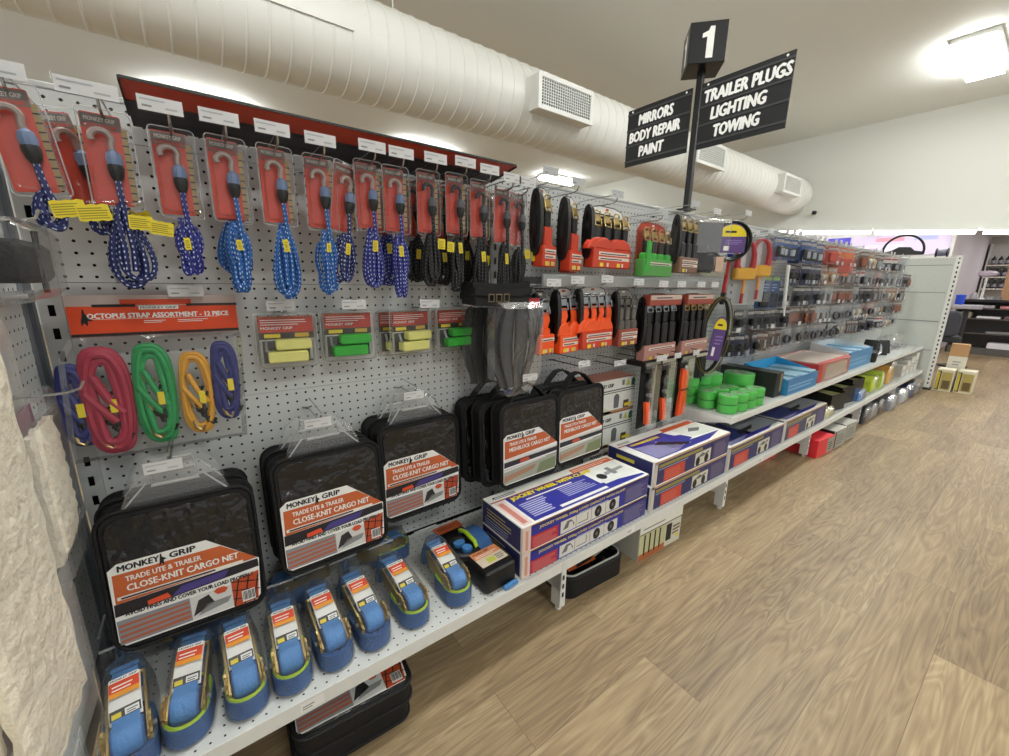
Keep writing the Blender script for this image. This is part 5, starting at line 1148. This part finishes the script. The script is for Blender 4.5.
# ------------------------------------------------------------------ fleece wash mitts on the corner unit
def make_fleece(label, x, y, ztop, w, h, d, rz, seed):
    """hangs with its face towards +x: local -y is that face"""
    t = thing('fleece_mitt', label, 'wash mitt', (x, y, ztop), R(90) + rz); g = random.Random(seed)
    b = MB(); vs = []; fs = []; nx, nz = 12, 20
    for side in (0, 1):
        for j in range(nz + 1):
            for i in range(nx + 1):
                u, v = i / nx, j / nz; e = min(1, 5 * min(u, 1 - u, v, 1 - v) + .12) ** .5
                vs.append((-w / 2 + w * u + g.uniform(-.002, .002), (-d / 2 if side == 0 else d / 2) * e + g.uniform(-.0025, .0025), -.05 - h * v + g.uniform(-.002, .002)))
    S = (nx + 1) * (nz + 1)
    for j in range(nz):
        for i in range(nx):
            a = j * (nx + 1) + i; q = (a, a + nx + 1, a + nx + 2, a + 1); fs.append(q); fs.append(tuple(S + k for k in q[::-1]))
    rim = [i for i in range(nx + 1)] + [j * (nx + 1) + nx for j in range(1, nz + 1)] + [nz * (nx + 1) + i for i in range(nx - 1, -1, -1)] + [j * (nx + 1) for j in range(nz - 1, 0, -1)]
    for k in range(len(rim)): a, c = rim[k], rim[(k + 1) % len(rim)]; fs.append((a, c, S + c, S + a))
    b.add(vs, fs, CREAM); b.build('fleece', t)
    b = MB(); b.prism([(-w / 2, -.05 - h * .85), (w / 2 + .012, -.05 - h * .85), (w / 2 + .008, -.12), (w * .42, -.02), (-w * .42, -.02)], 'y', d / 2 + .001, d / 2 + .003, MAGENTA); b.build('card', t, False)
    b = MB(); b.prism([(-w / 2 - .012, -h - .075), (w / 2 + .014, -h - .085), (w / 2 + .012, -.06), (w * .42, .01), (-w * .42, .01), (-w / 2 - .012, -.06)], 'y', -d / 2 - .003, d / 2 + .0035, MITT, .006); b.build('bag', t)
    return t
fl = [(-.036, -.72, 1.13, .20, .44, .020, 'cream fleece wash mitt in a bag, hanging nearest the side panel'), (-.011, -.68, 1.15, .20, .48, .020, 'cream fleece wash mitt in a bag, second out from the side panel'),
      (.013, -.635, 1.13, .19, .52, .022, 'cream fleece wash mitt in a bag, outermost and lowest at the left edge'), (-.034, -.25, .93, .16, .24, .03, 'cream fleece wash mitt in a bag behind the three nearest ones')]
for k, (x, y, z, w_, h, d, ph) in enumerate(fl): make_fleece(ph, x, y, z, w_, h, d, R((0, 3, -2, 2)[k]), k)
t = thing('sponge_pack', 'dark sponge in a clear bag hanging at the top of the corner unit', 'packet', (-.005, -.29, 1.205), R(90))
b = MB(); b.prism(rr(-.08, .08, -.075, -.01, .012), 'y', -.03, .03, BLACKF, .01); b.build('sponge', t); b = MB(); b.prism(rr(-.095, .095, -.1, .02, .02), 'y', -.042, .04, BAG, .016); b.build('bag', t)
for k, (y, z, L) in enumerate(((-.66, 1.15, .11), (-.25, .935, .09), (-.29, 1.225, .09))): make_hook('short hook on the corner unit, ' + ['over the nearest fleece mitts', 'over the fleece mitt behind', 'over the dark sponge'][k], (-.06, y, z), L, False, CHROME, 0, R(90))

# ------------------------------------------------------------------ aisle sign
t = thing('aisle_sign', 'black aisle sign on a pole: number 1, mirrors, body repair, paint, trailer plugs, lighting, towing', 'sign', (2.30, -.045, 1.515))
SB = M('0f1011', .35); SW = M('f4f4f0', .5)
b = MB(); b.box(-.014, .014, -.014, .014, 0, .78, SB, .002); b.box(-.04, .04, -.03, .03, 0, .006, SB); b.build('pole', t)
def blade(y0, y1, lines_, name):
    b = MB(); zc = .27; rows_ = 3; h = .285; e = .003
    # ribbed panel, facing -x
    b.box(-.022, -.016, min(y0, y1), max(y0, y1), zc, zc + h, SB, .001)
    for k in range(4): b.box(-.025, -.022, min(y0, y1), max(y0, y1), zc + h - .028 - k * .0785, zc + h - .020 - k * .0785, M('3b3c3d', .4))
    for yy in (y0 - .03, y1 + .03): b.lathe([(.005, -.0005), (.005, 0)], (-.0225, yy, zc + h - .012), SW, 'x', 10)
    b.frame((-.0224, y0, zc), (0, -1, 0), (0, 0, 1))
    for k, (s, off, w_) in enumerate(lines_): b.text(s, off, h - .087 - k * .079, .05, SW, w_, 0, .055, .06)
    b.build(name, t, False)
blade(.395, .022, [('MIRRORS', .075, .20), ('BODY REPAIR', .022, .30), ('PAINT', .09, .145)], 'sign_panel')
blade(-.026, -.415, [('TRAILER PLUGS', .016, .365), ('LIGHTING', .06, .235), ('TOWING', .078, .20)], 'sign_panel')
def ONE(b): b.poly([(.075, .02), (.105, .02), (.105, .145), (.086, .145), (.079, .128), (.055, .118), (.055, .101), (.075, .105)], SW, 0)
cb = tag(bpy.data.objects.new('number_cube', None)); COL.objects.link(cb); cb.parent = t; cb.location = (0, 0, .625); cb.rotation_euler = (0, 0, R(-48))
b = MB(); b.box(-.08, .08, -.08, .08, 0, .166, SB, .002); b.frame((-.08, -.08, 0), (1, 0, 0), (0, 0, 1)); ONE(b)
b.frame((-.08, .08, 0), (0, -1, 0), (0, 0, 1)); ONE(b); bpy.data.objects.remove(cb)
o = b.build('number_cube', t, False, (0, 0, .622)); o.rotation_euler = (0, 0, R(-49))

# small security camera on the bulkhead
t = thing('security_camera', 'small black camera fixed to the white bulkhead', 'camera', (10.2, 1.97, 2.545)); b = MB(); b.lathe([(.03, 0), (.03, -.02), (.012, -.03)], (0, 0, 0), WHITE, 'x', 14); b.build('mount', t); b = MB(); b.lathe([(.02, -.03), (.035, -.05), (.035, -.11), (.022, -.13)], (0, -.0, -.0), BLACK, 'x', 14); b.build('camera_body', t)

# steering wheel standing on top of the shelving at the far corner
t = thing('steering_wheel', 'black steering wheel standing on top of the shelving at the far corner', 'steering wheel', (6.93, -.04, 1.52), R(-80))
b = MB(); b.tube([(.175 * math.cos(2 * PI * k / 36), 0, .055 + .175 * math.sin(2 * PI * k / 36)) for k in range(36)], .011, BLACK, 8, True) if False else None
P = [(.175 * math.cos(R(a)), 0, .045 + .175 * math.sin(R(a))) for a in range(-14, 196, 7)]; b.tube(P, .0115, BLACK, 8); b.build('rim', t)
b = MB(); b.prism([(-.165, 0), (.165, 0), (.165, .035), (.10, .045), (.06, .085), (-.04, .09), (-.10, .05), (-.165, .03)], 'y', -.02, .02, DGREY, .006); b.build('hub', t)
t = thing('cable_spool', 'small dark spool beside the steering wheel on the end panel', 'spool', (XE + .025, -.36, 1.487)); b = MB(); b.lathe([(.05, -.05), (.05, -.04), (.03, -.035), (.03, .035), (.05, .04), (.05, .05)], (0, 0, .05), M('2b2540', .4), 'y', 14); b.build('spool_body', t); b = MB(); b.lathe([(.041, -.034), (.041, .034)], (0, 0, .05), M('7d7a90', .3), 'y', 14); b.build('wire', t)

# poster over the display wall
t = thing('wall_banner', 'lilac banner with a blue block and pale pink marks under the strip lights', 'banner', (10.58, 1.45, 1.72))
b = MB(); b.box(0, .015, -1.38, 1.6, 0, .36, M('ddd2ea', .5)); b.frame((0, 1.6, 0), (0, -1, 0), (0, 0, 1)); b.rect(1.25, .06, 1.62, .36, M('4a3fc0', .5), 0); b.rect(1.1, .02, 1.5, .14, M('c9c0ef', .5), 1); b.lines(1.15, .04, 1.6, .12, 1, WHITE, 2, .8)
b.lines(2.0, .25, 2.5, .32, 1, M('e3a3b5', .5), 0, .95); b.lines(2.52, .25, 2.9, .32, 1, M('b9c3ea', .5), 0, .95); b.rect(1.75, .02, 2.4, .2, M('e8dff2', .5), 0); b.build('banner_panel', t, False)

# ------------------------------------------------------------------ cartons and counter beyond the end panel
for k, (y, ph) in enumerate(((-.63, 'white and yellow floor carton beside the end panel, nearer the shelving'), (-.785, 'white and yellow floor carton beside the end panel, on the aisle side'))):
    carton('floor_carton', ph, 'carton', 6.98 + .05 * k, 7.18 + .05 * k, y - .07, y + .07, 0, .25, M('e3dcc6', .5), M('d6d0b4', .5), M('dad4bc', .5), lambda b, W, D, h: (b.frame((-W, D, 0), (0, -1, 0), (0, 0, 1)), b.rect(.008, .01, .04, h - .02, INK, 1), b.rect(.045, .02, 2 * D - .01, h - .03, M('b5a45f', .5), 1), b.rect(.06, .03, 2 * D - .02, h * .5, M('6b5a3a', .5), 2), b.rect(.01, .02, .03, h - .03, M('d8c23a', .5), 2)))
t = thing('leaning_carton', 'tall white carton with a brown top standing behind the floor cartons', 'carton', (7.34, -.66, 0), R(4)); b = MB(); b.box(-.08, .08, -.075, .075, 0, .38, M('d9d4c6', .5), .003); b.box(-.081, .081, -.076, .076, .38, .52, M('b98f63', .6), .006); b.frame((-.08, .075, 0), (0, -1, 0), (0, 0, 1)); b.lines(.04, .28, .11, .34, 2, TXTG, 0, .4); b.build('box_body', t, False)

CT = M('5a5551', .5)
t = thing('counter', 'dark service counter with open shelves at the end of the shop', 'counter', (11.4, -.10, 0))
b = MB(); b.box(0, .7, -3.2, .0, .93, .965, M('2b2a2a', .35), .004); b.build('worktop', t)
b = MB(); b.box(.5, .52, -3.2, 0, .05, .93, CT); 
for y in (-.02, -1.1, -2.15, -3.2): b.box(0.02, .5, y, y + .02, .0, .93, CT)
b.box(.02, .52, -3.2, 0, 0, .12, CT); b.build('carcass', t, False)
for z in (.36, .62, .80): b = MB(); b.box(.03, .5, -3.18, -.0, z, z + .018, CT); b.build('shelf_board', t, False)
t0 = (11.4, -.10)
items = [(.82, -.12, .16, .05, 'd9d3dc', 'pale stack of papers on the top counter shelf, nearest the end'), (.82, -.34, .24, .05, 'b9b4ba', 'grey bundle of papers on the top counter shelf'), (.82, -.62, .2, .045, 'd98f90', 'pinkish red folder on the top counter shelf'), (.64, -.13, .16, .10, '9d9684', 'mottled box on the middle counter shelf'), (.64, -.42, .28, .035, 'f0eff0', 'white tray on the middle counter shelf'), (.64, -.70, .2, .05, '7d5f6a', 'dull mauve folder on the middle counter shelf'), (.38, -.58, .3, .03, '8d8d90', 'thin grey folder on the lower counter shelf'), (.12, -.66, .34, .10, 'e3e1e4', 'white carton on the bottom of the counter')]
for z, y, w_, h, c, ph in items:
    t = thing('counter_item', ph, 'stationery', (t0[0] + .06, t0[1] + y, z + .0005)); b = MB(); b.prism(rr(-w_ / 2, w_ / 2, 0, h, h * .2, 3), 'x', -.02, .25, M(c, .5), .006); b.build('stack', t)
t = thing('display_stand', 'round topped white pedestal standing on the counter', 'stand', (11.62, -.36, .966)); t.scale = (.7, .7, 1.2); b = MB(); b.lathe([(.07, 0), (.07, .01), (.028, .03), (.022, .2), (.03, .33)], (0, 0, 0), WHITE, 'z', 18); b.build('stem', t); b = MB(); b.lathe([(.04, .33), (.16, .35), (.175, .38), (.14, .41), (.03, .42)], (0, 0, 0), M('dccfe0', .4), 'z', 22); b.build('round_top', t)
t = thing('cardboard_sheet', 'tan cardboard sheet leaning upright on the counter', 'cardboard', (11.62, -.80, .966), R(8)); b = MB(); b.prism([(-.02, 0), (.01, 0), (.09, .62), (.06, .62)], 'y', -.4, .22, M('c99f78', .7), .003); b.build('sheet', t)
for k, (y, c, h, ph) in enumerate(((-.27, 'c9c5cc', .12, 'small pale bottle on the counter by the white pedestal'), (-.47, 'd4d2d6', .05, 'low pale dish on the counter right of the white pedestal'), (-.55, 'a9a8ac', .05, 'grey dish on the counter beside the cardboard sheet'))):
    t = thing('counter_pot', ph, 'pot', (11.55, y, .966)); b = MB(); b.lathe([(.04, 0), (.05, .005), (.05, h * .7), (.025 if k == 0 else .055, h)], (0, 0, 0), M(c, .4), 'z', 16); b.build('pot_body', t)
# side table with a blue tub, and a chair, between panel and counter
t = thing('side_table', 'small grey topped table just past the end panel', 'table', (9.3, -.44, 0)); b = MB(); b.prism(rr(-.15, .15, -.15, .15, .1, 6), 'z', .86, .92, M('a9a5ad', .4), .01); b.build('table_top', t); b = MB(); b.lathe([(.16, 0), (.16, .02), (.03, .04), (.03, .86)], (0, 0, 0), DGREY, 'z', 16); b.build('pedestal', t)
t = thing('blue_tub', 'small bright blue tub on the grey topped table', 'tub', (9.3, -.35, .9205)); t.scale = (.75, .75, .9); b = MB(); b.lathe([(.05, 0), (.065, .01), (.07, .14), (.066, .14)], (0, 0, 0), M('2247c4', .35), 'z', 16); b.build('tub_body', t); b = MB(); b.lathe([(.072, .14), (.072, .155), (.03, .16)], (0, 0, 0), M('2f57d6', .35), 'z', 16); b.build('lid', t)
t = thing('office_chair', 'dark grey padded chair between the end panel and the counter', 'chair', (8.75, -.29, 0), R(100))
b = MB(); b.prism(rr(-.22, .22, -.22, .22, .06), 'z', .42, .50, M('2f3036', .7), .015); b.build('seat', t); b = MB(); b.prism(rr(-.17, .17, .5, .85, .08, 6), 'y', .18, .25, M('41434d', .7), .02); b.build('backrest', t)
for sx in (-.19, .19):
    for sy in (-.19, .2): b = MB(); b.tube([(sx, sy, .43), (sx * 1.12, sy * 1.1, 0)], .014, BLACK, 8); b.build('leg', t)
# bottle shelving on the far wall
t = thing('wall_shelving', 'pale wall shelving with dark bottles behind the counter', 'shelving', (14.85, 0, 0))
b = MB(); b.box(.28, .3, -2.4, -.02, .6, 2.15, M('c9c7bf', .6)); b.box(0, .28, -.04, -.02, .6, 2.15, M('d2d0c8', .6)); b.build('back', t, False)
zs = (1.88 - .36, 1.52 - .02 + .02, 1.16)
zs = (1.17, 1.43, 1.69)
for z in zs: b = MB(); b.box(0, .28, -2.4, -.04, z - .03, z, M('dcd6c6', .5)); b.build('shelf_board', t, False)
proto = None
gb = random.Random(3)
for r, z in enumerate(zs):
    for k in range(9):
        y = -.12 - .105 * k; c = ['1f2026', '2b2a33', '3a2326', '26303f'][gb.randrange(4)]
        lab = 'dark bottle on the %s shelf of the far wall' % ('lowest', 'middle', 'top')[r]; gr = 'bottles on the %s wall shelf' % ('lowest', 'middle', 'top')[r]
        if proto is None:
            proto = thing('bottle', lab, 'bottle', (14.93, y, z), 0, 0, 0, gr); b = MB(); b.lathe([(.034, 0), (.038, .01), (.038, .13), (.016, .17), (.014, .19)], (0, 0, 0), BLACK, 'z', 12); b.build('bottle_body', proto); b = MB(); b.lathe([(.017, .185), (.017, .21)], (0, 0, 0), M('a9a9ad', .4), 'z', 10); b.build('cap', proto); b = MB(); b.lathe([(.0385, .03), (.0385, .10)], (0, 0, 0), M('8d8a94', .5), 'z', 12, False); b.build('label', proto)
        else: dup(proto, lab, (14.93, y, z), gb.uniform(0, 3), 0, 0, gr)
